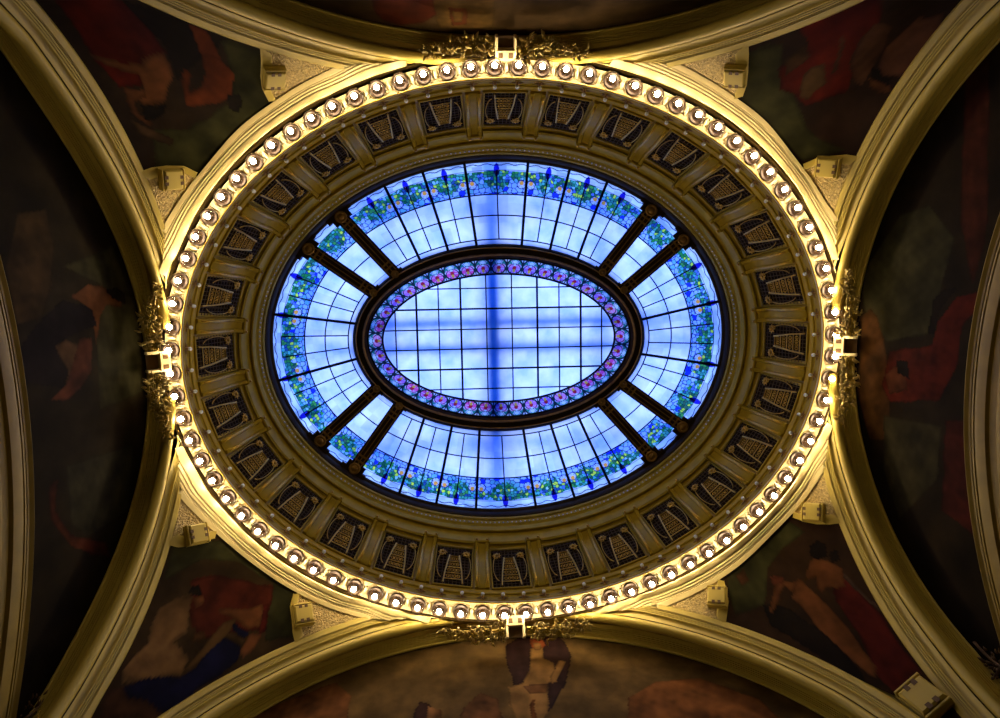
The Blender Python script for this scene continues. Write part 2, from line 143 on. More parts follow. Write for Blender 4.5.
class MB:
    def __init__(s): s.V = []; s.F = []
    def add(s, V, F):
        n = len(s.V); s.V += [tuple(v) for v in V]; s.F += [tuple(i + n for i in f) for f in F]; return s
    def box(s, c, h, M=None):
        P = [Vector((c[0] + x * h[0], c[1] + y * h[1], c[2] + z * h[2])) for x in (-1, 1) for y in (-1, 1) for z in (-1, 1)]
        if M is not None: P = [M @ p for p in P]
        return s.add(P, [(0, 1, 3, 2), (4, 6, 7, 5), (0, 4, 5, 1), (2, 3, 7, 6), (0, 2, 6, 4), (1, 5, 7, 3)])
    def bbox(s, c, h, b=.01, M=None):      # box with chamfered edges on the viewer side (local +z)
        x, y, z = h
        L = [(x, y, -z), (x, y, z - b), (x - b, y - b, z)]
        V = []; F = []
        for (a, e, w) in L:
            V += [Vector((c[0] + sx * a, c[1] + sy * e, c[2] + w)) for sx, sy in ((-1, -1), (1, -1), (1, 1), (-1, 1))]
        for k in range(2):
            for i in range(4): F.append((4*k+i, 4*k+(i+1) % 4, 4*k+4+(i+1) % 4, 4*k+4+i))
        F += [(8, 9, 10, 11), (3, 2, 1, 0)]
        if M is not None: V = [M @ p for p in V]
        return s.add(V, F)
    def tube(s, pts, r, n=8, closed=False, cap=True):
        pts = [Vector(p) for p in pts]; m = len(pts); V = []; F = []
        rr = r if hasattr(r, '__len__') else [r] * m
        ref = None
        for i, p in enumerate(pts):
            if closed: d = pts[(i+1) % m] - pts[i-1]
            else: d = pts[min(i+1, m-1)] - pts[max(i-1, 0)]
            d.normalize()
            if ref is None:
                ref = Vector((0, 0, 1)) if abs(d.z) < .9 else Vector((1, 0, 0))
            a = (ref - d * ref.dot(d)).normalized(); ref = a; b = d.cross(a)
            for k in range(n):
                w = 2*PI*k/n; V.append(p + (a*math.cos(w) + b*math.sin(w)) * rr[i])
        for i in range(m if closed else m-1):
            for k in range(n):
                j = (i+1) % m; F.append((i*n+k, i*n+(k+1) % n, j*n+(k+1) % n, j*n+k))
        if cap and not closed: F += [tuple(range(n))[::-1], tuple((m-1)*n+k for k in range(n))]
        return s.add(V, F)
    def lathe(s, prof, n=16, M=None, octa=False):   # prof: (r, z) pairs
        V = []; F = []
        for r, z in prof:
            for k in range(n):
                w = 2*PI*(k+.5)/n; V.append(Vector((r*math.cos(w), r*math.sin(w), z)))
        for i in range(len(prof)-1):
            for k in range(n): F.append((i*n+k, i*n+(k+1) % n, (i+1)*n+(k+1) % n, (i+1)*n+k))
        F.append(tuple((len(prof)-1)*n+k for k in range(n)))
        if M is not None: V = [M @ v for v in V]
        return s.add(V, F)
    def ball(s, c, r, n=10, m=6, sq=(1, 1, 1)):
        V = []; F = []
        for i in range(m+1):
            ph = PI*i/m
            for k in range(n):
                w = 2*PI*k/n; V.append((c[0]+r*sq[0]*math.sin(ph)*math.cos(w), c[1]+r*sq[1]*math.sin(ph)*math.sin(w), c[2]+r*sq[2]*math.cos(ph)))
        for i in range(m):
            for k in range(n): F.append((i*n+k, (i+1)*n+k, (i+1)*n+(k+1) % n, i*n+(k+1) % n))
        return s.add(V, F)
    def leaf(s, p, d, up, L, w):           # a folded, arched leaf with thickness
        d = Vector(d).normalized(); up = Vector(up); up = (up - d*up.dot(d)).normalized(); sd = d.cross(up)
        p = Vector(p); V = []; q = [(0, .12), (.3, .9), (.6, .8), (1, .05)]
        for (a, b) in q:
            arch = up * (math.sin(a*PI) * L * .22)
            V += [p + d*a*L - sd*b*w + arch - up*w*.25, p + d*a*L + arch + up*w*.12, p + d*a*L + sd*b*w + arch - up*w*.25]
        F = []
        for i in range(3):
            for k in range(2): F.append((3*i+k, 3*i+k+1, 3*i+k+4, 3*i+k+3))
        V2 = [v - up*w*.18 for v in V]; n = len(V)
        F2 = [tuple(j+n for j in f[::-1]) for f in F]
        rim = [0, 1, 2, 5, 8, 11, 10, 9, 6, 3]
        F3 = [(rim[i], rim[i-1], rim[i-1]+n, rim[i]+n) for i in range(len(rim))]
        return s.add(V + V2, F + F2 + F3)
    def build(s, name, mat, parent=None, smooth=40):
        return mesh_obj(name, s.V, s.F, mat, parent, smooth)

# ---------------------------------------------------------------- materials
def mat_base(name):
    m = bpy.data.materials.new(name); m.use_nodes = True; nt = m.node_tree
    for n in list(nt.nodes): nt.nodes.remove(n)
    out = nt.nodes.new('ShaderNodeOutputMaterial'); return m, nt, out
def principled(name, col, rough=.6, metal=0., spec=.4, noise=.12, nscale=6., bump=0., bscale=40., attr=False):
    m, nt, out = mat_base(name)
    b = nt.nodes.new('ShaderNodeBsdfPrincipled'); nt.links.new(b.outputs[0], out.inputs[0])
    b.inputs['Roughness'].default_value = rough; b.inputs['Metallic'].default_value = metal
    b.inputs['Specular IOR Level'].default_value = spec
    tc = nt.nodes.new('ShaderNodeTexCoord')
    nz = nt.nodes.new('ShaderNodeTexNoise'); nz.inputs['Scale'].default_value = nscale; nz.inputs['Detail'].default_value = 5
    nt.links.new(tc.outputs['Object'], nz.inputs['Vector'])
    mp = nt.nodes.new('ShaderNodeMapRange'); mp.inputs[1].default_value = .3; mp.inputs[2].default_value = .7
    mp.inputs[3].default_value = 1 - noise; mp.inputs[4].default_value = 1 + noise * .5
    nt.links.new(nz.outputs[0], mp.inputs[0])
    mx = nt.nodes.new('ShaderNodeMix'); mx.data_type = 'RGBA'; mx.blend_type = 'MULTIPLY'; mx.inputs[0].default_value = 1
    if attr:
        at = nt.nodes.new('ShaderNodeAttribute'); at.attribute_name = 'pattern'; nt.links.new(at.outputs['Color'], mx.inputs[6])
    else: mx.inputs[6].default_value = (*col, 1)
    nt.links.new(mp.outputs[0], mx.inputs[7]); nt.links.new(mx.outputs[2], b.inputs['Base Color'])
    if bump:
        n2 = nt.nodes.new('ShaderNodeTexNoise'); n2.inputs['Scale'].default_value = bscale; n2.inputs['Detail'].default_value = 3
        nt.links.new(tc.outputs['Object'], n2.inputs['Vector'])
        bp = nt.nodes.new('ShaderNodeBump'); bp.inputs['Strength'].default_value = 1; bp.inputs['Distance'].default_value = bump
        nt.links.new(n2.outputs[0], bp.inputs['Height']); nt.links.new(bp.outputs[0], b.inputs['Normal'])
    return m
def emission(name, col, s):
    m, nt, out = mat_base(name); e = nt.nodes.new('ShaderNodeEmission')
    e.inputs[0].default_value = (*col, 1); e.inputs[1].default_value = s; nt.links.new(e.outputs[0], out.inputs[0]); return m
PLA = (.43, .32, .055)  # plaster toned down for the weak lamplight on the far arches
M_PLASTER = principled('cream_plaster', PLA, .45, 0, .35, .08, 3)
M_CREAM_LIT = principled('lamplit_cream_plaster', (.68, .56, .30), .45, 0, .3, .06, 3)  # same plaster, with the lamps' glare put into a lighter cream
M_DIM = principled('dimmed_gold_paint', (.24, .165, .03), .5, 0, .2, .15, 4)  # gold darkened to stand in for dim light on the inner arches
M_PALE_LIT = principled('lamplit_pale_plaster', (.58, .46, .19), .45, 0, .3, .06, 3)  # same plaster again, paler to carry the lamplight near the ring
M_GOLD = principled('old_gold_paint', (.40, .27, .02), .36, 0, .1, .18, 5)
M_ROUGH = principled('gilt_roughcast', (.52, .37, .12), .5, 0, .3, .5, 30, .06, 40)
M_LEAF = principled('gilt_foliage', (.42, .30, .07), .35, .3, .4, .4, 14)
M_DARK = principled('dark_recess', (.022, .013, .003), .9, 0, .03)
M_UMBER = principled('umber_paint', (.09, .045, .012), .6, 0, .3)
M_BRONZE = principled('dark_bronze', (.03, .017, .006), .5, 0, .12, .2, 8)
M_BRGILT = principled('gilt_bronze', (.30, .16, .03), .4, .3, .3, .3, 9)
M_GRILLE = principled('gilt_iron', (.60, .36, .05), .3, .5, .3, .3, 12)
M_IRON = principled('grille_iron', (.10, .06, .015), .6, 0, .15)
M_LEAD = principled('lead_came', (.006, .007, .02), .6, 0, .08)
M_CUP = principled('lamp_cup', (.020, .0095, .003), .3, .2, .5)
M_SEAT = principled('lamp_seat', (.62, .50, .27), .45, 0, .4)
M_MURAL = principled('mural_paint', (1, 1, 1), .8, 0, .05, .35, 4, attr=True)
M_BEAD = principled('white_enamel_bead', (.72, .74, .72), .25, .0, .6, .05)
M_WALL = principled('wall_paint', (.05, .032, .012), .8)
M_FLOOR = principled('stone_floor', (.06, .045, .025), .5)
M_BEAM = principled('painted_steel', (.02, .03, .08), .8)
M_CORE = emission('lamp_filament', (1.0, .82, .55), 125.0)
def glass_globe():
    m, nt, out = mat_base('clear_bulb_glass')
    t = nt.nodes.new('ShaderNodeBsdfTransparent'); g = nt.nodes.new('ShaderNodeBsdfGlossy'); g.inputs['Roughness'].default_value = .08
    lw = nt.nodes.new('ShaderNodeLayerWeight'); lw.inputs[0].default_value = .35
    mx = nt.nodes.new('ShaderNodeMixShader'); cr = nt.nodes.new('ShaderNodeValToRGB')
    cr.color_ramp.elements[0].color = (1, .97, .92, 1); cr.color_ramp.elements[1].color = (.38, .20, .07, 1)
    nt.links.new(lw.outputs['Facing'], cr.inputs[0]); nt.links.new(cr.outputs[0], t.inputs[0])
    fm = nt.nodes.new('ShaderNodeMath'); fm.operation = 'MULTIPLY'; fm.inputs[1].default_value = .3; nt.links.new(lw.outputs['Fresnel'], fm.inputs[0]); nt.links.new(fm.outputs[0], mx.inputs[0]); nt.links.new(t.outputs[0], mx.inputs[1]); nt.links.new(g.outputs[0], mx.inputs[2])
    nt.links.new(mx.outputs[0], out.inputs[0]); return m
M_GLOBE = glass_globe()
def stained():
    m, nt, out = mat_base('stained_glass')
    at = nt.nodes.new('ShaderNodeAttribute'); at.attribute_name = 'pattern'
    tc = nt.nodes.new('ShaderNodeTexCoord'); nz = nt.nodes.new('ShaderNodeTexNoise'); nz.inputs['Scale'].default_value = 2.2; nz.inputs['Detail'].default_value = 4
    nt.links.new(tc.outputs['Object'], nz.inputs['Vector'])
    mp = nt.nodes.new('ShaderNodeValToRGB'); mp.color_ramp.elements[0].position = .34; mp.color_ramp.elements[1].position = .66
    mp.color_ramp.elements[0].color = (.52, .66, .93, 1); mp.color_ramp.elements[1].color = (1, 1, 1, 1)
    nt.links.new(nz.outputs[0], mp.inputs[0])
    mx = nt.nodes.new('ShaderNodeMix'); mx.data_type = 'RGBA'; mx.blend_type = 'MULTIPLY'; mx.inputs[0].default_value = 1
    nt.links.new(at.outputs['Color'], mx.inputs[6]); nt.links.new(mp.outputs[0], mx.inputs[7])
    t = nt.nodes.new('ShaderNodeBsdfTranslucent'); g = nt.nodes.new('ShaderNodeBsdfGlossy'); g.inputs['Roughness'].default_value = .2; g.inputs['Color'].default_value = (.5, .5, .5, 1)
    ms = nt.nodes.new('ShaderNodeMixShader'); ms.inputs[0].default_value = .03
    nt.links.new(mx.outputs[2], t.inputs[0]); nt.links.new(t.outputs[0], ms.inputs[1]); nt.links.new(g.outputs[0], ms.inputs[2]); nt.links.new(ms.outputs[0], out.inputs[0])
    return m
M_GLASS = stained()

# ---------------------------------------------------------------- camera
cm = bpy.data.cameras.new('camera'); cam = bpy.data.objects.new('camera', cm); COL.objects.link(cam)
Rm = np.array(DATA['cam']['R']); C = DATA['cam']['C']
cam.matrix_world = Matrix(((Rm[0, 0], -Rm[0, 1], -Rm[0, 2], C[0]), (Rm[1, 0], -Rm[1, 1], -Rm[1, 2], C[1]), (Rm[2, 0], -Rm[2, 1], -Rm[2, 2], C[2]), (0, 0, 0, 1)))
cm.sensor_width = 36; cm.lens = DATA['cam']['f'] * 36 / 1000; cm.clip_end = 200; SC.camera = cam

# ---------------------------------------------------------------- ellipses and rings
def ept(e, t):
    x = e[2]*np.sin(t); y = -e[3]*np.cos(t); c, s = math.cos(e[4]), math.sin(e[4])
    return np.stack([e[0]+x*c-y*s, e[1]+x*s+y*c], -1)
def grow(e, d): return [e[0], e[1], e[2]+d, e[3]+d, e[4]]
def lerp(a, b, s): return [x+(y-x)*s for x, y in zip(a, b)]
def ering(s): return lerp(EL['C0'], EL['C1'], s)
def rpt(s, t, z):
    p = ept(ering(s), t); return Vector((float(p[0]), float(p[1]), z))
def knorm(e, xy):
    c, s = math.cos(e[4]), math.sin(e[4]); x = xy[..., 0]-e[0]; y = xy[..., 1]-e[1]
    return np.hypot((x*c+y*s)/e[2], (-x*s+y*c)/e[3])
def sweep(name, prof, mat, n=420, parent=None, ang=30, ell=None):
    """closed ring; prof = (s or ellipse, z)"""
    t = np.linspace(0, 2*PI, n, endpoint=False); V = []
    for s, z in prof:
        e = ering(s) if not isinstance(s, list) else s
        p = ept(e, t); V.append(np.c_[p, np.full(n, z)])
    V = np.vstack(V); F = []
    for i in range(len(prof)-1):
        for k in range(n):
            j = (k+1) % n; F.append((i*n+k, i*n+j, (i+1)*n+j, (i+1)*n+k))
    return mesh_obj(name, V, F, mat, parent, ang)
def arc_t(e, n, ph):
    tt = np.linspace(0, 2*PI, 6001); p = ept(e, tt); s = np.r_[0, np.cumsum(np.hypot(*np.diff(p, axis=0).T))]
    return np.interp(((np.arange(n)+ph)/n*s[-1]) % s[-1], s, tt)
def frame_at(e, t):
    a = ept(e, np.array([t-.003, t+.003])); T = Vector((*(a[1]-a[0]), 0)).normalized()
    return T, Vector((-T.y, T.x, 0))   # tangent (clockwise in the picture), inward

# bulb band, gap, rosette band, soffits and cornice of the dome
G = EL['GAP']
struct(sweep('trim_1', [(-.145, 10.26), (-.145, 10.01), (-.13, 9.985), (-.10, 9.99), (.14, 9.995), (.15, 9.975), (.175, 9.975), (.18, 10.02)], M_CREAM_LIT))
struct(sweep('trim_0', [(.18, 10.02), (.19, 10.02), (.195, 10.04), (.205, 10.13), (.215, 10.14), (.22, 10.16)], M_GOLD))
struct(sweep('trim_2', [(G, 9.93), (G, 10.26), (grow(G, -.04), 10.26)], M_DARK))  # near-black colour paints the shade inside the gap
struct(sweep('trim_3', [(.22, 10.16), (.235, 10.155), (.25, 10.17), (.26, 10.22), (.54, 11.38)], M_GOLD))
struct(sweep('trim_4', [(.50, 11.34), (.545, 11.36), (.56, 11.40), (.60, 11.42), (.625, 11.40), (.66, 11.43), (.675, 11.50), (.69, 11.60)], M_GOLD))
struct(sweep('trim_5', [(.69, 11.60), (.70, 11.66), (.73, 11.70), (.745, 11.69), (.77, 11.71), (.79, 11.76), (.80, 11.82), (.795, 11.86), (.815, 11.89), (.835, 11.90), (.85, 11.93), (.86, 11.99), (.875, 12.02), (.885, 12.00), (.905, 12.02), (.91, 12.08)], M_GOLD))
struct(sweep('trim_6', [(.91, 12.08), (.925, 12.09), (.945, 12.12), (.96, 12.18), (.965, 12.24), (1.0, 12.27), (1.012, 12.31)], M_BRONZE))
# gilt line mouldings
def ringbead(name, s, z, r, mat):
    t = np.linspace(0, 2*PI, 400, endpoint=False); p = ept(ering(s), t)
    struct(MB().tube([(a, b, z) for a, b in p], r, 8, closed=True).build(name, mat, None, 180))
ringbead('trim_7', .772, 11.70, .028, M_GOLD)
ringbead('trim_8', .175, 9.968, .012, M_GOLD)
# row of white beads on the cornice
mb = MB(); nb = 300
for t in arc_t(ering(.85), nb, 0):
    p = rpt(.852, t, 11.925); mb.ball(p, .018, 6, 4)
tag(mb.build('bead_moulding', M_BEAD, None, 180), 'row of tiny white beads running round the cornice of the skylight', 'bead moulding', kind='stuff')

ORD = ['zeroth', 'first', 'second', 'third', 'fourth', 'fifth', 'sixth', 'seventh', 'eighth', 'ninth', 'tenth', 'eleventh']
SIDE = ['top', 'right', 'bottom', 'left']
def where(pos, quarter, half):
    """pos counted clockwise from the top; returns (side, n, direction)"""
    best = None
    for k in range(4):
        d = (pos - k*quarter + 2*quarter) % (4*quarter) - 2*quarter
        key = abs(d) + (.01 if k in (1, 3) else 0)
        if best is None or key < best[0] - 1e-9: best = (key, k, d)
    _, k, d = best
    dirs = {0: ('right', 'left'), 1: ('below', 'above'), 2: ('left', 'right'), 3: ('above', 'below')}[k]
    w = dirs[0] if d > 0 else dirs[1]
    n = int(round(abs(d) + half))
    ph = {'right': 'right of', 'left': 'left of', 'above': 'above', 'below': 'below'}[w]
    return SIDE[k], n, ph

# ---------------------------------------------------------------- ring lamps
TB = arc_t(EL['C0'], 84, -.5+.2)
def fr_mat(p, X, Y, Z):
    return Matrix(((X.x, Y.x, Z.x, p.x), (X.y, Y.y, Z.y, p.y), (X.z, Y.z, Z.z, p.z), (0, 0, 0, 1)))
def lamp_matrix(t):
    T, N = frame_at(EL['C0'], t); return fr_mat(rpt(0, t, 9.992), T, -N, Vector((0, 0, -1)) if T.cross(-N).z < 0 else Vector((0, 0, 1)))
lamp0 = None
for i, t in enumerate(TB):
    side, n, ph = where(i-.5, 21, .5)
    lab = f'glowing clear globe bulb in the lamp ring, {ORD[n]} {ph} the {side} keystone'
    M = lamp_matrix(t)
    if lamp0 is None:
        lamp0 = empty('globe_bulb', None, lab, 'light bulb', 'glowing globe bulbs round the dome ring', M)
        MB().lathe([(.165, -.01), (.165, .010), (.158, .016), (.136, .016), (.134, .006)], 8).build('mounting_plate', M_SEAT, lamp0, 25)
        MB().lathe([(.136, .0), (.136, .03), (.128, .036), (.112, .016), (.07, .010), (.045, .03), (.03, .07)], 24).build('lamp_cup', M_CUP, lamp0, 50)
        MB().ball((0, 0, .10), .122, 24, 14).build('glass_globe', M_GLOBE, lamp0, 180)
        MB().ball((0, 0, .116), .047, 10, 6).build('glowing_core', M_CORE, lamp0, 180)
    else: dup(lamp0, M, lab)
# small leaf between the lamps
spr = None
for i, t in enumerate(arc_t(EL['C0'], 84, .2)):
    M = lamp_matrix(t); side, n, ph = where(i, 21, 0)
    lab = f'small plaster leaf boss between lamps, at the {side} keystone' if n == 0 else f'small plaster leaf boss between lamps, {ORD[n]} {ph} the {side} keystone'
    if i % 1 == 0:
        if spr is None:
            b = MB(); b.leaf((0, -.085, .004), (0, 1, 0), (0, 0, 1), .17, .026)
            spr = b.build('leaf_boss', M_CREAM_LIT); spr.matrix_world = M
            tag(spr, lab, 'boss', 'leaf bosses between the lamps')
        else:
            o = spr.copy(); COL.objects.link(o); o.matrix_world = M; o['label'] = lab
# pearl bulbs on rosettes
p0 = None
for i, t in enumerate(TB):
    side, n, ph = where(i-.5, 21, .5)
    lab = f'small unlit pearl bulb on a rosette, inner band, {ORD[n]} {ph} the {side} keystone'
    T, N = frame_at(EL['C0'], t); pos = rpt(.200, t, 10.085)
    Z = (N*.985 + Vector((0, 0, -.17))).normalized(); X = T; Y = Z.cross(X)
    M = fr_mat(pos, X, Y, Z)
    if p0 is None:
        p0 = empty('pearl_bulb', None, lab, 'light bulb', 'small pearl bulbs on the inner band', M)
        b = MB(); b.lathe([(.035, 0), (.03, .02), (.014, .03), (.012, .055)], 12)
        for k in range(6):
            w = k*PI/3; b.leaf((.02*math.cos(w), .02*math.sin(w), .006), (math.cos(w), math.sin(w), .1), (0, 0, 1), .05, .018)
        b.leaf((-.03, 0, .004), (-1, 0, 0), (0, 0, 1), .07, .016); b.leaf((.03, 0, .004), (1, 0, 0), (0, 0, 1), .07, .016)
        b.build('rosette', M_BRGILT, p0, 50)
        MB().ball((0, 0, .085), .034, 12, 8).build('glass_bulb', M_BEAD, p0, 180)
    else: dup(p0, M, lab)

# ---------------------------------------------------------------- coffer grilles and corbels
def panel_matrix(t):
    A = rpt(.262, t, 10.24); B = rpt(.535, t, 11.36); T, _ = frame_at(ering(.4), t)
    Y = (B-A).normalized(); X = (T - Y*T.dot(Y)).normalized(); Z = X.cross(Y)
    if Z.z > 0: Z = -Z; X = -X
    return fr_mat((A+B)/2, X, Y, Z), (B-A).length
def flower(mb, x, y, z, r):
    mb.ball((x, y, z+.02), r*.32, 8, 5)
    for k in range(8):
        w = k*PI/4; mb.leaf((x+.2*r*math.cos(w), y+.2*r*math.sin(w), z), (math.cos(w), math.sin(w), .15), (0, 0, 1), r*.85, r*.3)
TC = arc_t(EL['C0'], 28, .067); g0 = None
for k, t in enumerate(TC):
    M, H = panel_matrix(t); side, n, ph = where(k, 7, 0)
    lab = f'gilt scrollwork grille in a coffer, the one at the very {side} of the oval' if n == 0 else f'gilt scrollwork grille in a coffer, {ORD[n]} {ph} the {side}most one'
    if g0 is None:
        g0 = empty('coffer_grille', None, lab, 'grille', 'gilt grilles in the coffers of the dome', M)
        w, h = .355, .53
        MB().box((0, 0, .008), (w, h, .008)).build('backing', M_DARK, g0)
        b = MB()
        for (cx, cy, hx, hy) in ((-w-.012, 0, .018, h+.03), (w+.012, 0, .018, h+.03), (0, -h-.012, w+.03, .018), (0, h+.012, w+.03, .018)): b.bbox((cx, cy, .022), (hx, hy, .022), .012)
        b.build('frame', M_GOLD, g0, 25)
        b = MB()
        for i in range(1, 10): b.box((-w+2*w*i/10, 0, .03), (.0045, h, .005))
        for i in range(1, 13): b.box((0, -h+2*h*i/13, .036), (w, .0045, .004))
        b.build('lattice', M_IRON, g0)
        for s in (-1, 1):
            b = MB(); b.tube([(s*.185, -.50, .05), (s*.16, -.2, .06), (s*.125, .05, .06), (s*.095, .26, .05)], .016, 6)
            b.build('side_strap', M_GRILLE, g0, 60); b = MB()
            b.tube([(s*(.20+.125*math.sin(a)), -.02-.36*math.cos(a), .05) for a in np.linspace(.25, 2.5, 12)], .009, 5)
            b.tube([(s*(.24+.055*math.cos(a)*(1-a/9)), .30+.055*math.sin(a)*(1-a/9), .055) for a in np.linspace(-1.5, 4.6, 14)], .009, 5)
            b.build('scroll', M_GRILLE, g0, 60)
        for (yy, hw) in ((-.40, .175), (-.24, .155), (-.08, .135), (.08, .115), (.23, .095)):
            MB().tube([(-hw, yy, .055), (hw, yy, .055)], .010, 6).build('crossbar', M_GRILLE, g0, 60)
        for r_, yy in enumerate((-.32, -.16, 0, .155)):
            b = MB(); b.tube([(-.16+.018*r_, yy, .058), (.16-.018*r_, yy, .058)], .005, 4)
            for xx in (-.095, -.032, .032, .095):
                q = xx*(1-.12*r_)*1.05; R_ = .026
                b.tube([(q+R_*math.cos(a), yy+1.5*R_*math.sin(a), .055) for a in np.linspace(0, 2*PI, 8, endpoint=False)], .007, 4, closed=True)
            b.build('ring_row', M_GRILLE, g0, 60)
        for s in (-1, 1):
            b = MB(); flower(b, s*.235, .31, .06, .085); b.build('rosette', M_GRILLE, g0, 60)
    else: dup(g0, M, lab)
c0 = None
prof = [(-.555, .05), (-.51, .085), (-.36, .115), (-.2, .135), (-.02, .125), (.14, .10), (.26, .09), (.36, .115), (.43, .17), (.50, .23), (.545, .245)]
for k, t in enumerate(arc_t(EL['C0'], 28, .567)):
    M, H = panel_matrix(t); side, n, ph = where(k+.5, 7, .5)
    lab = f'fluted gold corbel between grilles, {ORD[n]} {ph} the {side}most grille'
    if c0 is None:
        c0 = empty('fluted_corbel', None, lab, 'corbel', 'fluted corbels between the coffers', M)
        V = []; F = []; xs = [(-.135, -.06), (-.135, -.004), (-.125, .006), (-.072, .006), (-.062, -.022), (.062, -.022), (.072, .006), (.125, .006), (.135, -.004), (.135, -.06)]
        for y, hh in prof:
            for x, dz in xs: V.append((x, y, (0 if dz == -.06 else hh+dz)))
        m = len(xs)
        for i in range(len(prof)-1):
            for j in range(m-1): F.append((i*m+j, i*m+j+1, (i+1)*m+j+1, (i+1)*m+j))
        F += [tuple(range(m)), tuple((len(prof)-1)*m+j for j in range(m))[::-1]]
        mesh_obj('body', V, F, M_GOLD, c0, 35)
        for s in (-1, 1):
            pts = [(s*.098, y, hh+.012) for y, hh in prof[1:8]]
            MB().tube(pts, [.012, .022, .028, .028, .024, .018, .010], 8).build('rib', M_GRILLE, c0, 180)
        b = MB(); b.bbox((0, .545, .17), (.155, .05, .095), .02); b.build('cap_block', M_GOLD, c0, 30)
        for s in (-1, 1):
            b = MB(); b.ball((s*.105, .545, .272), .026, 8, 6); b.build('knob', M_GRILLE, c0, 180)
    else: dup(c0, M, lab)

# ---------------------------------------------------------------- arches
WALLS = {'L': (0, -1, D1), 'R': (0, 1, D1), 'T': (1, -1, D2), 'B': (1, 1, D2)}
def arcp(k, nm, th):
    a = DATA['arch'][k][nm]; lim = math.radians(66); r0 = np.polyval(a, np.clip(th, -lim, lim)); return r0
def arc3(k, plane, r, th):
    ax, s, D = WALLS[k]; o = np.empty((len(th), 3)); o[:, ax] = s*plane; o[:, 1-ax] = r*np.sin(th); o[:, 2] = ZC + r*np.cos(th); return o
CT = np.array(DATA['ctrl'])
def _rbf():
    X = CT[:, :2]; n = len(X); d = np.hypot(X[:, None, 0]-X[None, :, 0], X[:, None, 1]-X[None, :, 1])
    A = np.zeros((n+3, n+3)); A[:n, :n] = d**3 + 1e-3*np.eye(n); A[:n, n] = 1; A[:n, n+1:] = X; A[n, :n] = 1; A[n+1:, :n] = X.T
    return np.linalg.solve(A, np.r_[CT[:, 2], 0, 0, 0])
WR = _rbf()
def FZ(xy):
    xy = np.atleast_2d(xy).astype(float); d = np.hypot(xy[:, None, 0]-CT[None, :, 0], xy[:, None, 1]-CT[None, :, 1])
    return d**3 @ WR[:-3] + WR[-3] + xy @ WR[-2:]
CP = EL['CP']
def ringcoord(xy):
    a = knorm(G, xy)-1; b = 1-knorm(CP, xy)
    return a/np.maximum(a+b, 1e-3) if np.ndim(a) == 0 else np.where(a+b > .004, a/np.where(a+b > .004, a+b, 1), 9*np.sign(a))
# groove profiles: (position 0..1, height towards the viewer)
GP_ARCH = [(0, -.06), (.06, -.06), (.062, .0), (.08, .0), (.15, -.012), (.25, -.022), (.35, -.018), (.42, -.004), (.43, .02), (.47, .02), (.475, -.02), (.505, -.02), (.51, .010), (.555, .010), (.56, -.025), (.585, -.025), (.59, .008), (.64, .008), (.645, -.025), (.67, -.025), (.675, .006), (.71, .006), (.715, -.025), (.74, -.025), (.745, .02), (.80, .018), (.97, .016), (1.0, -.02)]
GP_RING = [(0, .0), (.02, .014), (.32, .016), (.34, .014), (.342, -.06), (.405, -.06), (.407, .014), (.475, .016), (.477, -.06), (.54, -.06), (.542, .014), (.61, .016), (.612, -.06), (.675, -.06), (.677, .010), (.72, .010), (.722, -.04), (.755, -.04), (.757, .014), (.97, .016), (1.0, -.02)]
NAMES = {'L': 'left', 'R': 'right', 'T': 'top', 'B': 'bottom'}
tn = 10
